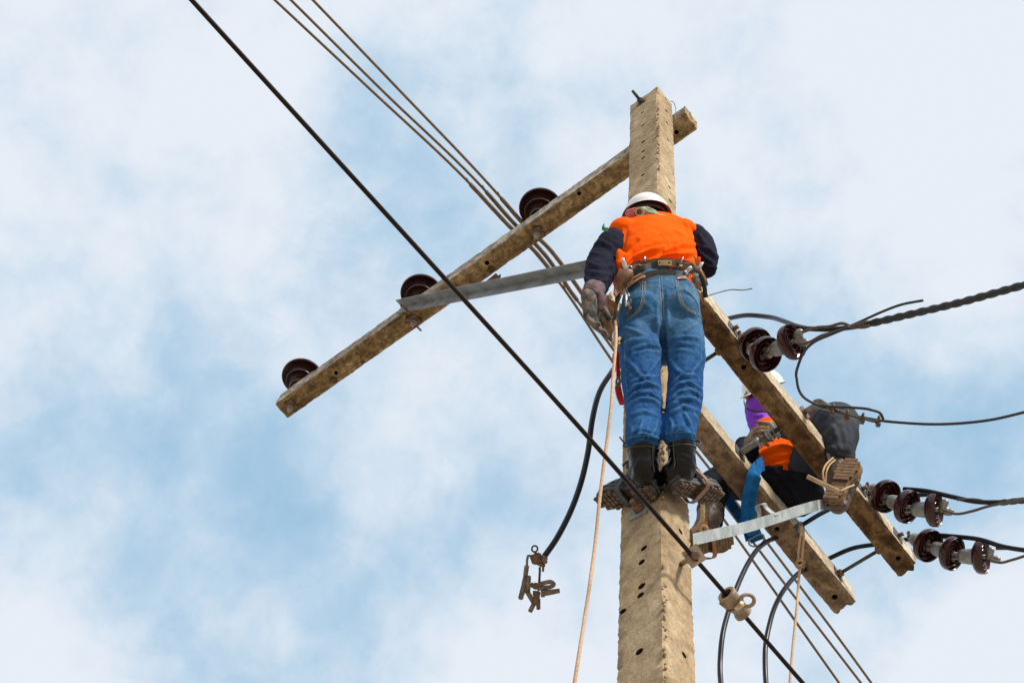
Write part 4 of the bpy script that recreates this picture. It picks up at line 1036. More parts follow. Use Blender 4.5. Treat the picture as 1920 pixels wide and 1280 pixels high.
# ------------------------------------------------------------------ people
def boot(parent, heel, toe, wdir, shaft, upper, sole_m, m_sole_th=0.028, wb=0.096, wh=0.072, face_tread=True, hooks=0, welt='welt', fill=0.78, lug=0.012, groove='groove', shaft_r=0.052):
    """work boot: sole laid from heel to toe (bottom points), upper grown round it, shaft along the given points"""
    heel = Vector(heel); toe = Vector(toe); t = (toe - heel); L = t.length; t.normalize()
    w = Vector(wdir); w = (w - t * w.dot(t)).normalized(); n = t.cross(w).normalized()
    if n.dot(Vector(shaft[-1]) - heel) < 0: n = -n
    def halfw(s):           # s 0..1 heel to toe
        if s < 0.10: return wh / 2 * math.sqrt(max(0, 1 - ((0.10 - s) / 0.10) ** 2)) * 0.98 + 0.001
        if s < 0.40: return wh / 2 + (0.058 / 2 - wh / 2) * (0.5 - 0.5 * math.cos(math.pi * (s - 0.10) / 0.30)) * 0.55
        if s < 0.70: q = (s - 0.40) / 0.30; a = wh / 2 + (0.058 / 2 - wh / 2) * 0.55; return a + (wb / 2 - a) * (0.5 - 0.5 * math.cos(math.pi * q))
        q = (s - 0.70) / 0.30; return wb / 2 * math.sqrt(max(0.0, 1 - q ** 2.4)) + 0.001
    N_ = 30; top = []; V = []; Fc = []
    levels = [(0.0, 0.95), (0.004, 1.0), (m_sole_th - 0.012, 1.0), (m_sole_th - 0.011, 0.965), (m_sole_th - 0.008, 0.965), (m_sole_th - 0.007, 1.03), (m_sole_th, 1.03), (m_sole_th + 0.002, 0.95)]
    ring = [(i / N_, 1) for i in range(N_ + 1)] + [(i / N_, -1) for i in range(N_ - 1, 0, -1)]
    for (h, sc) in levels:
        for (s, sg) in ring:
            c = 0.5; V.append(heel + t * (L * (c + (s - c) * (0.5 + sc * 0.5))) + w * halfw(s) * sg * sc + n * h)
    m = len(ring)
    for i in range(len(levels) - 1):
        for k in range(m): a = i * m + k; b = i * m + (k + 1) % m; Fc.append((a, b, b + m, a + m))
    Fc.append(tuple(range(m))); Fc.append(tuple(range((len(levels) - 1) * m, len(levels) * m))[::-1])
    so = part('sole', (V, Fc), welt, parent, auto=35)
    # lugs: rows of separate rubber blocks with grooves between them
    g = []; rows = 13
    for i in range(rows):
        s = (i + 0.6) / (rows + 0.2)
        if 0.34 < s < 0.44: continue
        hw = halfw(s) * 0.93
        cols = 5 if hw > 0.046 else 4 if hw > 0.034 else 3
        for j in range(cols):
            u = (j + 0.5) / cols * 2 - 1 + (0.06 if i % 2 else -0.06)
            c = heel + t * (L * s) + w * hw * u * 0.94 - n * 0.0045
            g.append(obox(c, t, w, n, L / rows * (fill - 0.02), hw * 2 / cols * (fill + 0.02), lug, 0.0012))
    part('tread', join(*g), sole_m, parent, False, kind='stuff')
    base = part('outsole', ([heel + t * (L * (0.5 + (s - .5) * 0.96)) + w * halfw(s) * sg * 0.93 - n * 0.0008 for s, sg in ring], [tuple(range(m))]), groove, parent, False)
    # upper
    k = m_sole_th
    def ringp(c, rx, rz, ax, az, seg=24, flat=0.0):
        out = []
        for j in range(seg):
            a = 2 * math.pi * j / seg; z = math.sin(a) * rz
            if flat and z < 0: z *= flat
            out.append(c + ax * math.cos(a) * rx + az * z)
        return out
    V = []; Fc = []
    prof = [(0.012, 0.60, 0.045), (0.04, 0.88, 0.062), (0.12, 1.06, 0.082), (0.25, 1.10, 0.095), (0.40, 1.10, 0.090), (0.52, 1.02, 0.072), (0.64, 0.98, 0.055), (0.76, 0.96, 0.040), (0.88, 0.93, 0.036), (0.96, 0.80, 0.030), (0.992, 0.5, 0.02)]
    for (s, ws, hh) in prof:
        V += ringp(heel + t * L * s + n * (k + hh * 0.40), max(0.02, halfw(min(max(s, 0.05), 0.95))) * ws if s < 0.97 else 0.02, hh * 0.60, w, n, 24, 0.7)
    for i in range(len(prof) - 1):
        for j in range(24): a = i * 24 + j; b = i * 24 + (j + 1) % 24; Fc.append((a, b, b + 24, a + 24))
    Fc.append(tuple(range(23, -1, -1))); Fc.append(tuple(range((len(prof) - 1) * 24, len(prof) * 24)))
    sh = [heel + t * L * 0.20 + n * (k + 0.02)] + [Vector(p) for p in shaft]
    sp = spline(sh, 6); g2 = tube(sp, lambda q: shaft_r * (0.98 + 0.06 * min(1, q * 1.3)), 24)
    me = remesh(join((V, Fc), g2), 0.0052, 9, 0.5)
    v, nr = mesh_np(me)
    h = np.array([noise.noise(Vector(p) * 20) * 0.005 - abs(noise.noise(Vector((p[0], p[1], p[2] * 1.8)) * 30)) * 0.006 for p in v])
    me.vertices.foreach_set('co', (v + nr * h[:, None]).ravel())
    bv = bvh_of(me)
    mpart('upper', me, upper, parent)
    ax = (sp[-1] - sp[-2]).normalized()
    e = sp[-1]
    part('collar', torus(e - ax * 0.004, ax, shaft_r * 1.02, 0.006, 28, 10), upper, parent)
    part('collar_seam', torus(e - ax * 0.034, ax, shaft_r * 1.03, 0.0022, 28, 6), 'belt_black', parent)
    part('back_seam', tube([p - t * (shaft_r * 1.0) for p in sp[5:]], 0.003, 6), 'belt_black', parent)
    if hooks:
        fr = (t - ax * t.dot(ax)).normalized(); sdv = ax.cross(fr)
        for sg in (-1, 1):
            for i in range(hooks):
                p = e - ax * (0.022 + i * 0.026) + fr * shaft_r * 0.92 + sdv * sg * 0.020
                part('lace_hook', torus(p, sdv, 0.0075, 0.0022, 14, 6), 'dark_steel', parent)
        for i in range(hooks):
            p = e - ax * (0.022 + i * 0.026) + fr * shaft_r * 1.02
            part('lace', tube([p - sdv * 0.022, p + fr * 0.004, p + sdv * 0.022 - ax * 0.012], 0.0026, 6), 'belt_black', parent)
    return dict(heel=heel, t=t, w=w, n=n, L=L, bv=bv, e=e, ax=ax)

def glove(parent, palm, dirv, side, size, m, curl, thumb_side=1, voxel=0.0035, back=None):
    """gloved hand with a palm, four unequal bent fingers and a thumb leaving the side of the palm"""
    palm = Vector(palm); d = Vector(dirv).normalized(); s = Vector(side); s = (s - d * s.dot(d)).normalized(); nrm = d.cross(s)
    if back is not None and nrm.dot(Vector(back)) < 0: nrm = -nrm
    k = size
    g = [ball(palm, 0.045 * k, 0.052 * k, 0.020 * k, s, d, nrm), ball(palm - d * 0.035 * k, 0.036 * k, 0.036 * k, 0.023 * k, s, d, nrm)]
    lens = (0.074, 0.083, 0.078, 0.062)
    for i, L in enumerate(lens):
        o = palm + d * (0.036 - 0.006 * abs(i - 1.5)) * k + s * (i - 1.5) * -0.0215 * k * thumb_side * -1
        P = [palm + d * 0.0 + s * (i - 1.5) * 0.016 * k * thumb_side, o]
        a = 0.0; q = o
        for j, f in enumerate((0.42, 0.32, 0.26)):
            a += curl[i] * (1.0, 0.95, 0.7)[j]
            q = q + (d * math.cos(a) - nrm * math.sin(a)) * L * k * f * 1.12 + s * (i - 1.5) * 0.002 * thumb_side; P.append(q)
        g.append(tube(spline(P, 4), lambda u: 0.0120 * k * (1.05 - 0.22 * u), 12)); g.append(ball(P[-1], 0.0100 * k, seg=12, ri=8))
    ts = -s * thumb_side
    P = [palm - d * 0.030 * k + ts * 0.020 * k, palm - d * 0.012 * k + ts * 0.046 * k - nrm * 0.006 * k, palm + d * 0.016 * k + ts * 0.058 * k - nrm * 0.020 * k, palm + d * 0.042 * k + ts * 0.048 * k - nrm * 0.036 * k]
    g.append(tube(spline(P, 4), lambda u: 0.0155 * k * (1.0 - 0.25 * u), 12)); g.append(ball(P[-1], 0.0115 * k, seg=12, ri=8))
    me = remesh(join(*g), voxel, 2, 0.4)
    v, nr = mesh_np(me); h = np.array([noise.noise(Vector(p) * 45) * 0.0025 - abs(noise.noise(Vector(p) * 80)) * 0.002 for p in v])
    me.vertices.foreach_set('co', (v + nr * h[:, None]).ravel())
    mpart('glove', me, m, parent); return palm, d, s, nrm

def hard_hat(parent, c, up, fwd, r=0.105, h=0.10):
    c = Vector(c); up = Vector(up).normalized(); f = Vector(fwd); f = (f - up * f.dot(up)).normalized(); s = up.cross(f)
    V = []; Fc = []; seg = 48; ri = 16
    def shell(sc, hs, flip):
        k0 = len(V)
        for i in range(ri + 1):
            th = math.pi / 2 * i / ri
            for j in range(seg):
                a = 2 * math.pi * j / seg
                rx = r * sc; ry = r * 1.16 * sc
                bump = 1 + 0.018 * math.exp(-((math.sin(a)) / 0.16) ** 2) * math.cos(th) * (1 if sc > 0.99 else 0)
                V.append(c + s * math.sin(a) * rx * math.cos(th) + f * math.cos(a) * ry * math.cos(th) + up * h * hs * math.sin(th) * bump)
        for i in range(ri):
            for j in range(seg):
                q = (k0 + i * seg + j, k0 + i * seg + (j + 1) % seg, k0 + (i + 1) * seg + (j + 1) % seg, k0 + (i + 1) * seg + j)
                Fc.append(q if not flip else q[::-1])
        return k0
    shell(1.0, 1.0, False)
    # narrow rolled rim all round and a longer peak in front
    k0 = len(V)
    for j in range(seg):
        a = 2 * math.pi * j / seg; pk = max(0, math.cos(a)) ** 3 * 0.045
        V.append(c + s * math.sin(a) * (r + 0.010) + f * math.cos(a) * (r * 1.16 + 0.010 + pk) - up * (0.006 + pk * 0.15))
    for j in range(seg): Fc.append((j, k0 + j, k0 + (j + 1) % seg, (j + 1) % seg))
    part('shell', (V, Fc), 'white_shell', parent)
    V.clear(); Fc.clear(); shell(0.955, 0.95, True); 
    k1 = len(V)
    for j in range(seg):
        a = 2 * math.pi * j / seg; pk = max(0, math.cos(a)) ** 3 * 0.045
        V.append(c + s * math.sin(a) * (r + 0.009) + f * math.cos(a) * (r * 1.16 + 0.009 + pk) - up * (0.009 + pk * 0.15))
    for j in range(seg): Fc.append((j, (j + 1) % seg, k1 + (j + 1) % seg, k1 + j))
    part('lining', (list(V), list(Fc)), 'hat_inside', parent)
    part('head_band', lathe([(r * 0.84, -0.012), (r * 0.86, -0.012), (r * 0.86, 0.016), (r * 0.84, 0.016)], c, up, 40, cap=False), 'belt_black', parent)

def worker_one():
    feet = U(1245, 925, 6.0)
    root = thing('person', 'lineworker in orange vest and blue jeans standing on the pole, back to the camera', 'person', feet)
    def sub(name, label=None):      # a clothing group is a part that carries its own pieces
        o = bpy.data.objects.new(name, None); COL.objects.link(o); o.parent = root; o.location = (0, 0, 0)
        if label: o['label'] = label
        return o
    # ---- jeans
    LL = [(1196, 628, 6.52, 84, .95), (1202, 664, 6.42, 82, .95), (1201, 706, 6.32, 76, .95), (1205.5, 748, 6.22, 71, .95), (1206, 793, 6.10, 67, .95), (1205, 828, 6.01, 66, .95)]
    RL = [(1281, 628, 6.52, 80, .95), (1286, 664, 6.42, 74, .95), (1285, 706, 6.32, 67, .95), (1284, 746, 6.22, 69, .95), (1277, 788, 6.10, 64, .95), (1274, 822, 6.01, 61, .95)]
    HP = [(1243, 548, 6.75, 140, .70), (1239, 575, 6.68, 148, .72), (1238, 605, 6.60, 160, .72), (1239, 640, 6.52, 158, .70)]
    gl = [loft(LL, .95), loft(RL, .95), loft(HP, .72, 28), ball(U(1206, 590, 6.56), 0.072, 0.090, 0.085), ball(U(1274, 588, 6.56), 0.070, 0.090, 0.085)]
    me = remesh(join(*gl), 0.0065, 8, 0.5)
    folds = [
        # seat
        ([(1242, 545), (1243, 590), (1243, 640), (1244, 670)], 5, -0.012), ([(1228, 640), (1205, 636), (1180, 640), (1165, 648)], 5, 0.005), ([(1258, 640), (1280, 632), (1305, 632), (1318, 640)], 5, 0.005),
        ([(1236, 655), (1215, 650), (1190, 658)], 4, -0.006), ([(1250, 655), (1275, 648), (1300, 652)], 4, -0.006),
        ([(1160, 610), (1185, 618), (1215, 632)], 4, 0.004), ([(1316, 600), (1296, 612), (1262, 634)], 4, 0.004),
        ([(1166, 665), (1190, 690), (1215, 720)], 5, 0.004), ([(1240, 668), (1222, 690), (1205, 716)], 4, 0.004), ([(1320, 668), (1296, 700), (1268, 722)], 4, 0.004), ([(1252, 668), (1266, 690), (1286, 708)], 4, 0.004),
        # behind the knees
        ([(1174, 742), (1192, 724), (1215, 718), (1238, 726)], 3.6, 0.010), ([(1172, 752), (1192, 738), (1218, 734), (1241, 750)], 3.2, 0.010), ([(1176, 760), (1200, 748), (1226, 750), (1242, 762)], 3.2, 0.009),
        ([(1180, 770), (1204, 760), (1230, 764)], 3.2, -0.006), ([(1184, 716), (1205, 706), (1232, 704)], 3.5, 0.006), ([(1188, 776), (1208, 770), (1234, 778)], 3.2, 0.006),
        ([(1252, 742), (1268, 724), (1290, 716), (1318, 730)], 3.4, 0.010), ([(1251, 756), (1270, 736), (1294, 730), (1321, 744)], 3.2, 0.010), ([(1250, 766), (1275, 748), (1300, 746), (1316, 756)], 3.2, 0.008),
        ([(1254, 722), (1276, 706), (1306, 702)], 3.4, 0.006), ([(1256, 776), (1280, 762), (1306, 768)], 3.2, 0.006), ([(1270, 755), (1290, 752), (1312, 764)], 3, -0.006),
        # calves and hems
        ([(1180, 795), (1186, 806), (1182, 824)], 3.5, 0.006), ([(1206, 788), (1200, 805), (1196, 822)], 3.5, 0.005), ([(1232, 790), (1228, 806), (1216, 822)], 3.5, 0.006), ([(1178, 822), (1205, 812), (1236, 822)], 3, 0.006),
        ([(1254, 780), (1262, 796), (1258, 816)], 3.5, 0.006), ([(1284, 774), (1292, 792), (1300, 806)], 3.5, 0.007), ([(1250, 812), (1274, 806), (1302, 812)], 3, 0.005), ([(1300, 772), (1308, 790), (1304, 806)], 3, 0.004)]
    fold(me, [(p, w * random.uniform(0.65, 1.05), h * random.uniform(0.8, 1.9)) for p, w, h in folds], 0.0036, 15, facing=0.1)
    bj = bvh_of(me); meJ = me.copy()
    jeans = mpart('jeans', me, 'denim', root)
    def seam(name, pts, r=0.0016, m='thread', off=0.001, parent=jeans):
        return part(name, tube(drape(bj, pts, off, 3.0, 6.4), r, 6), m, parent)
    for dx in (-2.2, 2.2): seam('seam', [(1238 + dx, 518), (1240 + dx, 545), (1242 + dx, 575), (1243 + dx, 600)], 0.0012)
    seam('seam', [(1240, 520), (1242, 550), (1243, 592)], 0.0024, 'denim', 0.0004)
    for dx in (0, 3.0):
        seam('pocket_seam', [(1208 - dx, 528), (1207 - dx, 555), (1202 - dx, 576), (1190 - dx, 590), (1176 - dx, 600)], 0.0012)
        seam('pocket_seam', [(1268 + dx, 525), (1272 + dx, 550), (1278 + dx, 568), (1290 + dx, 580), (1312 + dx, 591)], 0.0012)
    seam('pocket_edge', [(1210, 528), (1209, 556), (1203, 578), (1191, 592), (1176, 602)], 0.0026, 'denim', 0.0002)
    seam('pocket_edge', [(1266, 525), (1270, 550), (1276, 570), (1288, 582), (1312, 593)], 0.0026, 'denim', 0.0002)
    seam('side_seam', [(1172, 640), (1172, 690), (1176, 735)], 0.0014, 'denim', 0.0)
    seam('side_seam', [(1314, 640), (1316, 690), (1316, 735)], 0.0014, 'denim', 0.0)
    seam('hem', [(1176, 822), (1190, 819), (1205, 817), (1222, 818), (1236, 822)], 0.0022, 'denim', 0.0)
    seam('hem', [(1248, 814), (1262, 811), (1278, 810), (1292, 810), (1303, 813)], 0.0022, 'denim', 0.0)

    # ---- vest
    TR = [(1226, 556, 6.84, 96, .58), (1226, 538, 6.83, 122, .68), (1231, 508, 6.90, 147, .74), (1231, 478, 7.02, 156, .72), (1230, 455, 7.14, 158, .66), (1229, 440, 7.22, 146, .60), (1226, 428, 7.30, 104, .60)]
    g = [loft(TR, .72, 32), ball(U(1169, 434, 7.10), 0.060, 0.056, 0.07), ball(U(1280, 436, 7.16), 0.060, 0.055, 0.07), ball(U(1168, 512, 6.84), 0.044, 0.085, 0.06)]
    me = remesh(join(*g), 0.0065, 8, 0.5)
    vf = [([(1158, 545), (1166, 515), (1186, 490), (1212, 472), (1244, 462)], 5, 0.010), ([(1162, 520), (1180, 492), (1206, 466), (1236, 448)], 4.5, 0.006), ([(1172, 522), (1196, 500), (1228, 486), (1262, 478), (1302, 474)], 4.5, 0.008),
          ([(1184, 516), (1212, 502), (1250, 494), (1292, 490)], 4, 0.008), ([(1156, 505), (1162, 470), (1168, 432)], 4.5, 0.006), ([(1244, 436), (1266, 434), (1298, 446)], 5, 0.003),
          ([(1248, 470), (1276, 460), (1306, 458)], 4, 0.006), ([(1256, 503), (1284, 497), (1312, 500)], 3.5, 0.006), ([(1168, 540), (1180, 522), (1196, 510)], 4, -0.007), ([(1210, 492), (1236, 484), (1270, 484), (1300, 482)], 3.5, -0.006),
          ([(1160, 488), (1176, 468), (1196, 452)], 4, -0.005), ([(1286, 420), (1296, 440), (1300, 462)], 4, 0.004), ([(1190, 508), (1220, 494), (1250, 488)], 3, 0.004)]
    fold(me, [(p, w * 0.8, h * 1.7) for p, w, h in vf], 0.004, 9)
    bvst = bvh_of(me); meV = me.copy()
    vest = mpart('vest', me, 'orange', root)

    # ---- navy shirt sleeves
    AL = [(1160, 444, 7.12, 46, .95), (1144, 464, 6.97, 60, .95), (1132, 490, 6.88, 62, .95), (1124, 512, 6.74, 58, .95), (1119, 534, 6.60, 47, .95), (1115, 548, 6.52, 38, .95)]
    AR = [(1298, 442, 7.18, 52, .95), (1313, 462, 7.12, 56, .95), (1322, 484, 7.05, 50, .95), (1326, 500, 7.0, 36, .95), (1316, 498, 7.15, 34, .95), (1296, 470, 7.35, 36, .95), (1270, 440, 7.55, 34, .9)]
    meL = remesh(loft(AL, .95, 24), 0.0055, 4, 0.5)
    fold(meL, [([(1108, 474), (1130, 478), (1152, 490)], 3.4, 0.006), ([(1102, 492), (1124, 500), (1150, 498)], 3.4, 0.007), ([(1098, 508), (1120, 512), (1146, 516)], 3.4, 0.007), ([(1096, 522), (1116, 530), (1140, 524)], 3.2, 0.007), ([(1124, 452), (1140, 458), (1156, 470)], 3.4, 0.006),
               ([(1098, 536), (1114, 540), (1134, 536)], 3, 0.006), ([(1150, 445), (1154, 475), (1150, 505)], 3.5, -0.005), ([(1112, 462), (1130, 463), (1150, 475)], 3, -0.004)], 0.004, 14)
    sleeve = mpart('sleeve', meL, 'navy', root)
    meR = remesh(loft(AR, .95, 24), 0.0055, 4, 0.5)
    fold(meR, [([(1312, 440), (1320, 456), (1336, 466)], 3.2, 0.007), ([(1318, 462), (1332, 470), (1344, 482)], 3.2, 0.008), ([(1310, 470), (1322, 484), (1340, 494)], 3.2, 0.007), ([(1314, 490), (1328, 500), (1342, 502)], 3, 0.006)], 0.004, 14)
    mpart('sleeve', meR, 'navy', root)
    part('green_ribbon', ribbon([U(1140, 430, 6.95), U(1135, 430, 6.94), U(1129, 428, 6.94), U(1133, 422, 6.95)], CU * 0.014, 0.002), 'green_bit', root, False)

    # ---- body under the clothes (one continuous figure)
    def thin(R, k=0.8): return [(r[0], r[1], r[2] + 0.0, r[3] * k) + tuple(r[4:]) for r in R]
    bd = [loft(thin(LL)), loft(thin(RL)), loft(thin(HP), .7, 24), loft(thin(TR, .86), .7, 24), loft(thin(AL, .72)), loft(thin(AR, .72)),
          loft([(1226, 436, 7.25, 60, .9), (1222, 420, 7.36, 54, .95), (1217, 408, 7.42, 56, 1)], .95), ball(U(1213, 402, 7.46), 0.074, 0.095, 0.088),
          loft([(1205, 818, 6.03, 46, .95), (1206, 850, 6.02, 40, .95), (1207, 880, 6.0, 36, .95)], .95), loft([(1275, 812, 6.03, 44, .95), (1277, 845, 6.02, 38, .95), (1279, 872, 6.0, 34, .95)], .95),
          ball(U(1274, 444, 7.56), 0.045, 0.03, 0.06), ball(U(1113, 560, 6.48), 0.030, 0.05, 0.025)]
    me = remesh(join(*bd), 0.010, 4, 0.5); mpart('body', me, 'skin', root)
    part('hair', ball(U(1213, 401, 7.44), 0.077, 0.088, 0.088), 'hair', root)

    # ---- hard hat, towel round the neck
    hat = sub('hard_hat')
    hc = U(1212.5, 403, 7.36); up = (CU * 0.86 + VIEW * 0.50 + CR * -0.04).normalized()
    hard_hat(hat, hc, up, VIEW - up * 0.2, 0.092, 0.084)
    tw = sub('neck_towel')
    part('roll', tube(spline([U(1181, 401, 7.24), U(1190, 399, 7.18), U(1197, 398, 7.15)], 5), [0.020] * 12, 18), 'pink_towel', tw)
    part('roll_core', lathe([(0.014, 0), (0.019, 0.002), (0.0195, 0.006), (0.014, 0.004), (0.010, -0.01), (0.002, -0.02)], U(1199, 397.5, 7.135), U(1199, 397.5, 7.1) - U(1190, 398, 7.16), 24, cap=False), 'green_towel', tw)
    part('core_dark', ball(U(1199, 397.5, 7.15), 0.012, 0.011, 0.008, seg=14, ri=8), 'leather_brown', tw)
    tl = remesh(join(loft([(1196, 396, 7.17, 16, .6), (1210, 396, 7.16, 20, .6), (1224, 400, 7.16, 16, .6), (1236, 404, 7.17, 8, .6)], .6)), 0.004, 3)
    fold(tl, [([(1204, 390), (1216, 396), (1232, 403)], 2, 0.004), ([(1206, 402), (1220, 404), (1234, 405)], 2, -0.003)], 0.003, 30)
    mpart('fold', tl, 'green_towel', tw)
    part('green_edge', tube([U(1218, 405, 7.14), U(1232, 403.5, 7.13), U(1246, 405, 7.14)], 0.006, 8), 'green_bit', tw)

    # ---- gloves
    gl_ = sub('left_hand_glove')
    glove(gl_, U(1107, 578, 6.42), CU * -0.95 + CR * 0.16 - VIEW * 0.12, CR * 0.62 + VIEW * 0.78, 1.0, 'glove', (0.15, 0.28, 0.40, 0.50), -1, back=VIEW)
    cf = remesh(join(loft([(1118, 538, 6.52, 38, .8), (1113, 547, 6.49, 42, .85), (1110, 555, 6.47, 40, .8)], .85), loft([(1100, 546, 6.47, 18, .6), (1099, 558, 6.45, 18, .6)], .6)), 0.004, 3)
    fold(cf, [([(1094, 545), (1108, 550), (1122, 546)], 3, 0.004)], 0.003, 30)
    mpart('cuff', cf, 'cuff', gl_)
    mpart('thumb_base', remesh(loft([(1122, 546, 6.47, 14, .8), (1127, 562, 6.45, 19, .8), (1122, 580, 6.43, 14, .8)], .8), 0.004, 3), 'cuff', gl_)
    gr_ = sub('right_hand_glove')
    glove(gr_, U(1268, 438, 7.6), VIEW * 0.7 + CR * -0.7, CU, 0.95, 'glove', (0.6, 0.6, 0.6, 0.6), 1)

    # ---- boots
    b1 = sub('left_boot')
    B1 = boot(b1, U(1224, 922, 5.95), U(1121, 941, 6.19), CU * -0.72 + VIEW * 0.66 + CR * 0.25, [U(1208, 884, 5.99), U(1206, 862, 6.01), U(1206, 842, 6.02), U(1206, 826, 6.03)], 'boot_black', 'sole_dark', wb=0.090, wh=0.074, hooks=4, shaft_r=0.050)
    b2 = sub('right_boot')
    B2 = boot(b2, U(1266, 913, 5.93), U(1350, 931, 6.16), CU * -0.72 + VIEW * 0.66 - CR * 0.25, [U(1279, 878, 5.99), U(1278, 856, 6.01), U(1277, 838, 6.02), U(1276, 822, 6.03)], 'boot_black', 'sole_dark', wb=0.086, wh=0.070, hooks=4, shaft_r=0.048)
    # climbing straps round each boot
    for B, par, s0 in ((B1, b1, 0.47), (B2, b2, 0.50)):
        c = B['heel'] + B['t'] * B['L'] * s0; w, n, t = B['w'], B['n'], B['t']
        P = [c + w * 0.036 + n * 0.085, c + w * 0.046 + n * 0.05, c + w * 0.044 - n * 0.008, c - n * 0.014, c - w * 0.044 - n * 0.008, c - w * 0.046 + n * 0.05, c - w * 0.034 + n * 0.088, c + n * 0.100, c + w * 0.036 + n * 0.085]
        part('climbing_strap', ribbon(spline(P, 5), t * 0.024, 0.004), 'leather_brown' if par is b2 else 'belt_black', par, auto=50)
        k = c + w * (0.058 if par is b1 else -0.058) * -1 + n * 0.09
        part('buckle', torus(k, t.cross(n), 0.012, 0.003, 18, 6), 'dark_steel', par)
        for q in range(3):
            a = k + n * 0.006 * q
            part('lace', tube(spline([a - t * 0.02, a + n * 0.012, a + t * 0.02 - w * 0.01, a + t * 0.034 + n * 0.004], 5), 0.0030, 6), 'belt_black', par)
    k = U(1176, 833, 6.03); part('lace', tube(spline([k, U(1170, 829, 6.02), U(1162, 819, 6.0)], 5), 0.0028, 6), 'belt_black', b1)
    part('lace', tube(spline([U(1172, 830, 6.0), U(1169, 835, 5.99), U(1176, 838, 5.99)], 5), 0.0035, 6), 'belt_black', b1)
    k = U(1303, 828, 6.04); part('lace', tube(spline([k, U(1312, 826, 6.03), U(1313, 832, 6.02), U(1306, 834, 6.0)], 5), 0.0032, 6), 'belt_black', b2)

    # ---- tool belt
    bb = bvh_of(meJ, meV)
    tb = bpy.data.objects.new('tool_belt', None); COL.objects.link(tb); tb['label'] = 'brown leather tool belt with pouches, wrench, hammer and pliers on the standing worker'; tb['category'] = 'tool belt'
    tb.location = U(1240, 510, 6.5)
    def band(name, pts, wpx, m, off, th=0.004, par=tb, step=4):
        P = drape(bb, pts, off, step, 6.6); n = len(P); Wv = []
        for i in range(n):
            t = (P[min(i + 1, n - 1)] - P[max(i - 1, 0)]).normalized(); p2, nr = hit(bb, *proj([P[i]])[0][0])
            w = t.cross(VIEW); w.normalize(); w = w if w.dot(CU) > 0 else -w
            Wv.append(w * wpx * dep(P[i]) / F)
        return part(name, ribbon(P, Wv, th), m, par, auto=50)
    band('under_belt', [(1163, 541), (1180, 524), (1205, 508), (1240, 500), (1275, 502), (1300, 511), (1318, 535)], 21, 'belt_black', 0.006, 0.005)
    band('webbing_edge', [(1190, 529), (1212, 517), (1240, 511.5), (1268, 513), (1290, 520)], 14, 'belt_grey', 0.012, 0.004)
    band('stitch_line', [(1196, 530), (1216, 519), (1240, 515), (1268, 516.5), (1288, 523)], 1.4, 'leather_brown', 0.016, 0.002)
    band('leather_belt', [(1158, 530), (1170, 513), (1190, 502), (1215, 495), (1245, 492), (1275, 494), (1298, 501), (1312, 513), (1320, 537)], 17, 'leather_brown', 0.018, 0.005)
    pt = band('brass_plate', [(1234, 493), (1246, 492), (1259, 493)], 10, 'brass', 0.024, 0.003)
    for x in (1237, 1255.5): part('rivet', ball(hit(bb, x, 492.2, 0.028)[0], 0.0035, seg=10, ri=6), 'dark_steel', tb)
    part('belt_ring', torus(hit(bb, 1212, 488, 0.03)[0], CR + CU * 0.4 - VIEW * .5, 0.013, 0.0028, 20, 8), 'chrome', tb)
    part('belt_ring', torus(hit(bb, 1277, 488, 0.03)[0], CR * -1 + CU * 0.6 - VIEW * .2, 0.013, 0.0026, 20, 8), 'chrome', tb)
    def pad(name, outline, m, off, th, par=tb, puff=0.0):
        """flat leather piece cut to an outline and laid on the hips"""
        c = Vector((sum(p[0] for p in outline) / len(outline), sum(p[1] for p in outline) / len(outline), 0)); n = len(outline)
        V = []; Fc = []
        dm = min(dep(hit(bb, x, y, 0.0)[0]) for x, y in outline + [(c.x, c.y)])
        rings = [(1.0, 0.0), (1.0, th * 0.8), (0.9, th), (0.5, th + puff * .7), (0.0, th + puff)]
        for (s, h) in rings[:-1]:
            for (x, y) in outline:
                px, py = c.x + (x - c.x) * s, c.y + (y - c.y) * s
                d0 = dep(hit(bb, px, py, 0.0)[0]); d0 = min(d0, dm + 0.05)
                V.append(U(px, py, d0 - off - h))
        V.append(U(c.x, c.y, min(dep(hit(bb, c.x, c.y)[0]), dm + 0.05) - off - th - puff))
        for i in range(3):
            for k in range(n): a = i * n + k; b = i * n + (k + 1) % n; Fc.append((a, b, b + n, a + n))
        for k in range(n): Fc.append((3 * n + k, 3 * n + (k + 1) % n, 4 * n))
        Fc.append(tuple(range(n - 1, -1, -1)))
        return part(name, (V, Fc), m, par, auto=40)
    Z3 = lambda x, y: (1140 + x / 9.145, 460 + y / 9.145)
    pad('belt_loop', [Z3(*p) for p in [(395, 300), (560, 240), (600, 260), (670, 370), (620, 360), (560, 345), (480, 380), (440, 430), (400, 380)]], 'leather_brown', 0.026, 0.008, puff=.006)
    pad('belt_loop', [Z3(*p) for p in [(1195, 270), (1240, 265), (1285, 330), (1275, 360), (1215, 350)]], 'leather_brown', 0.026, 0.004)
    pad('left_pouch', [Z3(*p) for p in [(180, 440), (330, 380), (430, 430), (440, 520), (360, 640), (250, 760), (130, 900), (90, 830), (110, 640), (140, 520)]], 'leather_brown', 0.030, 0.03, puff=.02)
    pad('pouch_flap', [Z3(*p) for p in [(350, 600), (430, 540), (560, 475), (650, 520), (640, 545), (560, 570), (440, 650), (350, 735), (320, 690)]], 'leather_tan', 0.026, 0.007)
    pad('pouch_edge', [Z3(*p) for p in [(120, 900), (230, 760), (250, 790), (235, 870), (180, 1000), (150, 1140), (115, 1060)]], 'belt_black', 0.02, 0.012)
    pad('holster', [Z3(*p) for p in [(1300, 300), (1440, 290), (1530, 360), (1560, 420), (1530, 430), (1440, 360), (1320, 340)]], 'leather_brown', 0.026, 0.012)
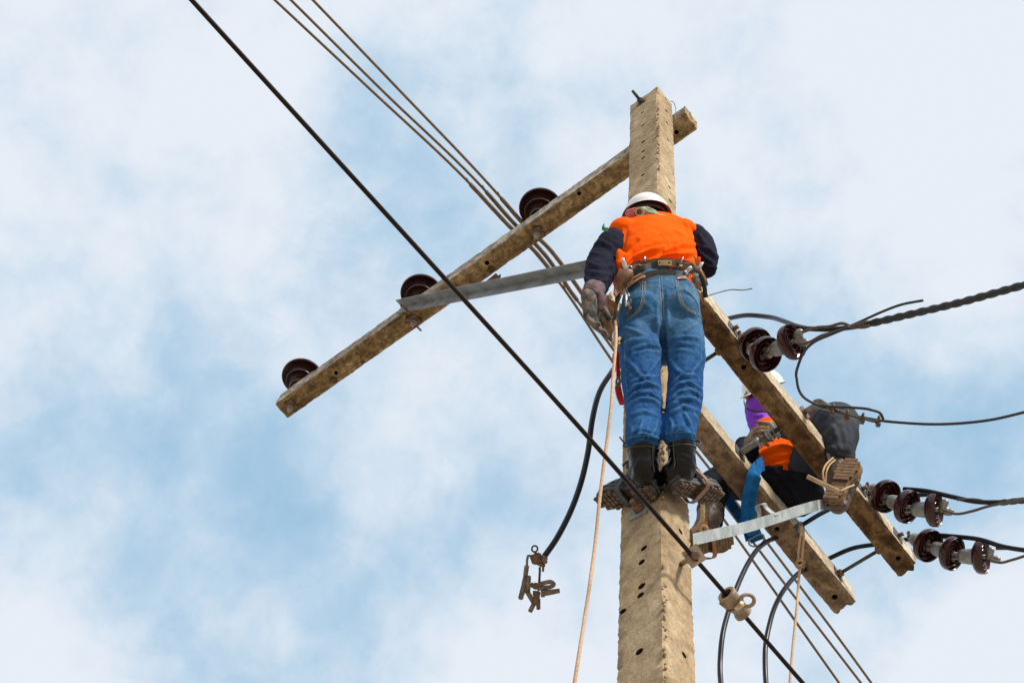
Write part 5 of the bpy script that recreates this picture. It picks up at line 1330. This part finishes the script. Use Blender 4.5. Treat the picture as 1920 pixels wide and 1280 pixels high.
    pad('holster', [Z3(*p) for p in [(1400, 500), (1440, 530), (1530, 620), (1610, 740), (1612, 780), (1570, 785), (1500, 720), (1430, 600)]], 'leather_tan', 0.030, 0.012, puff=.006)
    pad('right_pouch', [Z3(*p) for p in [(1545, 360), (1600, 400), (1690, 590), (1690, 640), (1640, 590), (1560, 470), (1530, 420)]], 'leather_brown', 0.035, 0.015, puff=.01)
    pad('leather_tab', [Z3(*p) for p in [(1170, 570), (1230, 525), (1330, 520), (1370, 560), (1350, 580), (1260, 570)]], 'leather_tan', 0.010, 0.004)
    def on(x, y, off): return hit(bb, *Z3(x, y), off)[0]
    d0 = dep(on(300, 560, 0.05))
    def D(x, y, o=0.0):
        q = Z3(x, y); return U(q[0], q[1], min(d0, dep(hit(bb, q[0], q[1])[0]) - 0.03) + o)
    tl = sub  # loose tools are separate parts of the belt
    part('wrench_tip', join(lathe([(0.001, -0.03), (0.006, -0.022), (0.010, -0.008), (0.0125, 0.006), (0.012, 0.022), (0.008, 0.03)], D(275, 340, -.02), D(290, 420, -.02) - D(262, 285, -.02), 18)), 'chrome', tb)
    part('spanner', join(cyl(D(280, 640), D(318, 1040), 0.0052, 12), cyl(D(320, 640, .01), D(375, 1040, .01), 0.0058, 12), ball(D(318, 575, -.01), 0.012, 0.013, 0.010, seg=14, ri=10), cyl(D(300, 560, -.01), D(290, 700), 0.0075, 12)), 'chrome', tb)
    part('tool_jaw', join(obox(D(385, 985), CU - CR * .12, CR, VIEW, 0.030, 0.0085, 0.012, .002), obox(D(368, 1100), CU + CR * .4, CR, VIEW, 0.022, 0.011, 0.012, .002), obox(D(330, 1180), CU - CR * .5, CR, VIEW, 0.016, 0.008, 0.012, .002)), 'rust', tb)
    part('stick', join(tube([D(205, 395, -.03), D(232, 520, -.03), D(262, 640, -.03)], 0.0038, 8), tube([D(130, 550, -.03), D(190, 590, -.035), D(262, 625, -.03)], 0.0034, 8)), 'wood_stick', tb)
    part('tie', torus(D(262, 640, -.02), CU, 0.009, 0.004, 16, 8), 'twine', tb)
    part('snap_hook', torus(D(370, 400, -.01), VIEW + CR * .4, 0.010, 0.0028, 18, 8), 'chrome', tb)
    part('key_ring', torus(D(405, 480, -.01), VIEW + CU * .6, 0.009, 0.0024, 18, 8), 'chrome', tb)
    d0 = dep(on(1340, 440, 0.045))
    part('hammer_head', join(cyl(D(1430, 370), D(1330, 460), 0.0085, 16, .002), cyl(D(1345, 445, -.002), D(1315, 480, -.002), 0.0105, 16, .002)), 'chrome', tb)
    d0 = dep(on(1540, 560, 0.05))
    part('pliers', join(tube([D(1480, 470), D(1525, 560), D(1570, 625), D(1605, 672)], [0.006, .008, .006, .004], 10), ball(D(1520, 520, -.005), 0.009, seg=12, ri=8), ball(D(1540, 590, -.005), 0.009, seg=12, ri=8)), 'galv', tb)
    part('handle', tube(spline([D(1560, 500), D(1620, 600), D(1655, 720), D(1665, 820), D(1680, 895)], 5), [0.0085] * 26, 12), 'cable', tb)
    part('white_tag', join(obox(D(1590, 340), CU + CR * .5, CR, VIEW, 0.026, 0.013, 0.004, .001), obox(D(1562, 385), CU - CR * .7, CR, VIEW, 0.016, 0.009, 0.004, .001)), 'white_plastic', tb)
    part('orange_tab', obox(D(1550, 270, .01), CU, CR, VIEW, 0.032, 0.015, 0.003, .001), 'orange', tb)
    part('tan_strip', ribbon([D(1495, 180), D(1500, 240), D(1520, 310), D(1560, 380)], CR * 0.008, 0.003), 'leather_tan', tb)
    for k in range(3): part('thong', tube([D(1590 + k * 10, 790), D(1600 + k * 12, 860), D(1625 + k * 8, 950)], 0.0018, 6), 'leather_tan', tb)
    # pouch hanging tail, cord and red lanyard left of the thigh
    d0 = 6.55
    R4 = lambda x, y, o=0.0: U(1060 + x / 4.925, 500 + y / 4.925, 6.5 + o)
    part('leather_tongue', ribbon(spline([R4(392, 320), R4(430, 340), R4(480, 385)], 4), CU * 0.022 + CR * 0.008, 0.005), 'leather_brown', tb, auto=50)
    part('cord', tube(spline([R4(462, 400), R4(455, 470), R4(470, 540), R4(478, 600), R4(470, 690)], 6), 0.006, 8), 'belt_black', tb)
    part('cord', tube(spline([R4(458, 430), R4(425, 480), R4(425, 530), R4(455, 590)], 6), 0.0022, 6), 'twine', tb)
    part('white_cord_lock', ball(R4(452, 640), 0.008, 0.018, 0.008, seg=14, ri=10), 'white_plastic', tb)
    part('knot', rope([R4(432, 700, -.08), R4(470, 690, -.1), R4(505, 665, -.06), R4(512, 690, -.04), R4(470, 715, -.1), R4(440, 720, -.08)], 0.0075, 0.02, 3, 12, 0.3, 5), 'twine', tb)
    ly = thing('lanyard', 'red webbing lanyard with a hook hanging by the standing worker\'s left thigh', 'lanyard', R4(480, 900))
    part('webbing', ribbon(spline([R4(478, 720, .05), R4(482, 820, .05), R4(486, 930, .0), R4(490, 1040, -.05)], 5), CR * 0.013 + VIEW * .01, 0.005), 'red_web', ly, auto=50)
    part('webbing', ribbon(spline([R4(446, 800, .05), R4(440, 850, .05), R4(430, 885, .05)], 4), CR * 0.007, 0.003), 'red_web', ly, auto=50)
    part('hook', join(torus(R4(487, 1075, -.07), CR + VIEW * .4, 0.015, 0.004, 20, 8, sx=1.3, up=CU), cyl(R4(470, 1110, -.08), R4(500, 1060, -.08), 0.005, 10)), 'rust', ly)
    part('tail', ribbon(spline([R4(485, 1110, -.1), R4(492, 1150, -.12), R4(505, 1210, -.13), R4(528, 1270, -.1)], 5), CR * 0.022 + VIEW * .01, 0.006), 'red_web', ly, auto=50)
    return root
worker_one()

def worker_two():
    root = thing('person', 'seated lineworker in orange vest, purple neck cover and black trousers astride the beams', 'person', U(1480, 890, 8.2))
    def sub(name):
        o = bpy.data.objects.new(name, None); COL.objects.link(o); o.parent = root; return o
    # trousers: right leg hangs behind the rear arm, left leg over the nearer arm
    HP = [(1482, 902, 8.34, 96, .72), (1484, 914, 8.28, 116, .75), (1487, 926, 8.20, 108, .85)]
    RT = [(1462, 905, 8.24, 84, 1), (1420, 905, 8.30, 82, 1), (1375, 900, 8.30, 74, 1), (1347, 905, 8.22, 66, 1), (1336, 925, 8.08, 58, 1), (1334, 955, 7.94, 50, 1), (1333, 980, 7.86, 46, 1)]
    g = [loft(HP), loft(RT), loft([(1500, 915, 8.2, 74, 1), (1520, 925, 8.16, 60, 1), (1530, 930, 8.12, 40, 1)])]
    me = remesh(join(*g), 0.009, 7)
    fold(me, [([(1440, 880), (1470, 872), (1500, 868)], 3.5, 0.008), ([(1435, 895), (1470, 900), (1500, 930)], 4, 0.010), ([(1450, 880), (1480, 910), (1500, 940)], 4, 0.008), ([(1345, 880), (1370, 890), (1400, 900)], 4, 0.008), ([(1325, 930), (1340, 940), (1355, 932)], 3.5, 0.008), ([(1322, 955), (1336, 962), (1352, 956)], 3.5, 0.008)], 0.006, 10)
    mpart('trousers', me, 'pants_black', root)
    LT = [(1500, 888, 8.24, 74, 1), (1530, 850, 8.26, 80, 1), (1556, 806, 8.24, 84, 1), (1568, 792, 8.17, 82, .95), (1574, 812, 8.04, 74, .95), (1574, 838, 7.93, 62, .95), (1575, 858, 7.86, 56, .95)]
    me = remesh(loft(LT, .95, 26), 0.008, 6)
    fold(me, [([(1545, 800), (1556, 785), (1575, 775), (1592, 780)], 4, 0.006), ([(1548, 815), (1562, 800), (1570, 825)], 4, 0.008), ([(1545, 845), (1560, 838), (1570, 850)], 3.2, 0.009), ([(1590, 790), (1596, 815), (1594, 845)], 4, 0.006), ([(1548, 858), (1570, 852), (1598, 858)], 3.2, 0.008), ([(1575, 800), (1580, 825), (1582, 850)], 4, -0.006)], 0.006, 11)
    leg = mpart('trouser_leg', me, 'pants_slate', root, 'slate grey trouser leg over the nearer side arm')
    # vest
    TR = [(1462, 896, 8.27, 104, .8), (1466, 882, 8.31, 116, .8), (1465, 866, 8.40, 122, .8), (1463, 848, 8.52, 126, .74), (1466, 832, 8.66, 124, .66), (1468, 820, 8.76, 100, .6)]
    g = [loft(TR, .78, 30), ball(U(1404, 848, 8.58), 0.050, 0.045, 0.06), ball(U(1518, 795, 8.66), 0.075, 0.06, 0.07)]
    me = remesh(join(*g), 0.008, 7)
    fold(me, [([(1410, 865), (1435, 845), (1465, 835)], 4, 0.008), ([(1420, 880), (1450, 858), (1490, 848)], 4, 0.010), ([(1425, 885), (1455, 870), (1495, 862)], 4, 0.008), ([(1400, 840), (1425, 832), (1455, 815)], 4, 0.007), ([(1412, 850), (1410, 870), (1420, 890)], 3.5, -0.006)], 0.005, 10)
    mpart('vest', me, 'orange', root)
    # sleeves
    me = remesh(join(loft([(1398, 838, 8.62, 44, 1), (1396, 856, 8.46, 40, 1), (1403, 868, 8.32, 34, 1), (1408, 852, 8.24, 28, 1), (1411, 836, 8.20, 26, 1)])), 0.007, 5)
    fold(me, [([(1385, 850), (1400, 862), (1420, 866)], 3.5, 0.007), ([(1398, 845), (1412, 852), (1430, 850)], 3.5, 0.006)], 0.005, 12); mpart('sleeve', me, 'navy', root)
    me = remesh(join(loft([(1525, 788, 8.62, 56, 1), (1545, 785, 8.50, 54, 1), (1556, 798, 8.38, 42, 1), (1530, 812, 8.30, 36, 1), (1490, 812, 8.28, 30, 1), (1462, 806, 8.26, 26, 1)])), 0.007, 5)
    fold(me, [([(1535, 770), (1545, 785), (1540, 800)], 3.5, 0.008), ([(1550, 768), (1562, 780), (1562, 795)], 3.5, 0.008)], 0.005, 12); mpart('sleeve', me, 'purple_grey', root)
    # body
    k = 0.78; th = lambda R: [(r[0], r[1], r[2], r[3] * k) + tuple(r[4:]) for r in R]
    bd = [loft(th(HP)), loft(th(RT)), loft(th(LT)), loft(th(TR), .7), loft([(1456, 808, 8.76, 50, 1), (1438, 788, 8.82, 46, 1), (1426, 766, 8.86, 48, 1)]), ball(U(1428, 750, 8.85), 0.070, 0.098, 0.084, (CR + CU * 0.1).normalized(), (CU - CR * 0.15).normalized(), VIEW),
          loft([(1398, 838, 8.62, 32, 1), (1396, 856, 8.46, 28, 1), (1403, 868, 8.32, 24, 1), (1411, 838, 8.2, 20, 1)]), loft([(1525, 788, 8.62, 38, 1), (1545, 785, 8.5, 36, 1), (1556, 798, 8.38, 30, 1), (1500, 812, 8.28, 24, 1), (1462, 806, 8.26, 20, 1)])]
    me = remesh(join(*bd), 0.010, 4); mpart('body', me, 'skin', root)
    hd = sub('head')
    fc = U(1424, 752, 8.84)
    nose = U(1400, 742, 8.78); part('nose', ball(nose, 0.012, 0.018, 0.014, seg=14, ri=8), 'skin', hd)
    for (x, y) in ((1400, 735), (1411, 734)): part('eye', ball(U(x, y, 8.79), 0.009, 0.006, 0.008, seg=12, ri=8), 'white_plastic', hd); part('pupil', ball(U(x, y, 8.784), 0.0045, seg=10, ri=6), 'hair', hd)
    part('ear', ball(U(1460, 750, 8.86), 0.010, 0.028, 0.018, seg=12, ri=8), 'skin', hd)
    # purple neck cover
    me = remesh(join(ball(U(1424, 764, 8.80), 0.072, 0.078, 0.082), loft([(1422, 770, 8.78, 50, .9), (1424, 790, 8.74, 46, .9), (1436, 806, 8.70, 56, .9), (1445, 820, 8.66, 70, .8)]), loft([(1412, 800, 8.6, 14, .6), (1425, 805, 8.58, 26, .6), (1445, 808, 8.58, 34, .6)])), 0.007, 5)
    fold(me, [([(1400, 785), (1420, 790), (1440, 785)], 3.2, 0.008), ([(1398, 772), (1415, 780), (1440, 776)], 3.2, 0.006), ([(1410, 808), (1428, 800), (1444, 790)], 3, 0.008), ([(1412, 798), (1425, 802), (1442, 800)], 3, -0.005)], 0.004, 14)
    mpart('neck_cover', me, 'purple', root)
    part('chin_strap', ribbon(spline([U(1395, 744, 8.70), U(1396, 757, 8.66), U(1402, 766, 8.64), U(1412, 770, 8.64), U(1424, 771, 8.62), U(1440, 772, 8.64)], 5), CU * 0.010, 0.004), 'belt_black', root, auto=50)
    hat = sub('hard_hat'); up = (CU * 0.93 + VIEW * 0.10 - CR * 0.33).normalized()
    hard_hat(hat, U(1431, 727, 8.88), up, -VIEW * .7 - CR * 0.7, 0.100, 0.094)
    # gloves on the bolt
    g1 = sub('right_hand_glove'); glove(g1, U(1411, 822, 8.12), U(1426, 816, 8.06) - U(1406, 832, 8.14), CU * .8 + CR * .3, 0.95, 'glove_tan', (0.5, 0.55, 0.6, 0.6), -1, voxel=0.005, back=-VIEW)
    g2 = sub('left_hand_glove'); glove(g2, U(1448, 804, 8.20), U(1432, 806, 8.14) - U(1452, 804, 8.2), CU * .8 - CR * .1, 0.85, 'glove_tan', (0.5, 0.55, 0.6, 0.6), 1, voxel=0.005, back=-VIEW)
    # boots
    b1 = sub('left_boot')
    B = boot(b1, U(1557, 936, 7.60), U(1599, 860, 7.78), CR * 0.9 + CU * 0.35, [U(1570, 893, 7.80), U(1572, 876, 7.84), U(1574, 860, 7.88)], 'boot_brown', 'sole_tan', wb=0.114, wh=0.090, shaft_r=0.050, welt='sole_tan', fill=0.92, lug=0.006, groove='groove_tan')
    g = []
    part('climbing_stick', tube([U(1514, 893, 7.62), U(1545, 908, 7.58), U(1574, 921, 7.56)], [0.0095, 0.0095, 0.009], 12), 'wood_stick', b1)
    part('tie', rope([U(1576, 920, 7.56), U(1588, 914, 7.6), U(1600, 907, 7.7), U(1590, 900, 7.75)], 0.004, 0.02, 3, 10, .3, 5), 'rope', b1)
    part('tie', rope([U(1546, 905, 7.58), U(1543, 890, 7.62), U(1548, 872, 7.7), U(1562, 858, 7.78)], 0.005, 0.02, 3, 10, .3, 5), 'twine', b1)
    part('tie', rope([U(1548, 906, 7.58), U(1549, 888, 7.62), U(1555, 872, 7.7), U(1566, 862, 7.78)], 0.004, 0.02, 3, 10, .3, 5), 'twine', b1)
    part('tongue', ribbon([U(1552, 850, 7.80), U(1556, 864, 7.78), U(1563, 874, 7.76)], CR * 0.014, 0.005), 'belt_black', b1, auto=50)
    b2 = sub('right_boot')
    B = boot(b2, U(1302, 1026, 7.66), U(1374, 1010, 7.86), CU * -1 + CR * .1, [U(1326, 985, 7.82), U(1330, 970, 7.86), U(1332, 955, 7.92)], 'boot_brown', 'sole_tan', wb=0.098, wh=0.082, shaft_r=0.054, welt='sole_tan', fill=0.92, lug=0.006, groove='groove_tan')
    c = B['heel'] + B['t'] * B['L'] * 0.42; w, n, t = B['w'], B['n'], B['t']
    P = [c + w * 0.050 + n * 0.12, c + w * 0.060 + n * 0.05, c + w * 0.056 - n * 0.012, c - n * 0.018, c - w * 0.058 - n * 0.010, c - w * 0.060 + n * 0.06, c - w * 0.03 + n * 0.13]
    part('climbing_strap', ribbon(spline(P, 5), t * 0.026, 0.005), 'leather_tan', b2, auto=50)
    part('tie', rope([U(1317, 940, 7.70), U(1318, 955, 7.64), U(1316, 975, 7.62), U(1308, 988, 7.62), U(1297, 994, 7.62)], 0.0105, 0.03, 3, 12, .3, 6), 'twine', b2)
    part('tie', rope([U(1312, 994, 7.6), U(1318, 985, 7.6), U(1326, 990, 7.6), U(1320, 999, 7.6), U(1313, 992, 7.6)], 0.007, 0.03, 3, 12, .3, 5), 'twine', b2)
    part('strap', ribbon([U(1322, 962, 7.66), U(1323, 980, 7.64), U(1326, 1000, 7.62)], CR * 0.016, 0.004), 'leather_tan', b2, auto=50)
    for y in (958, 964, 970): part('eyelet', torus(U(1323.5, y, 7.655), VIEW, 0.004, 0.0015, 12, 6), 'galv', b2)
worker_two()
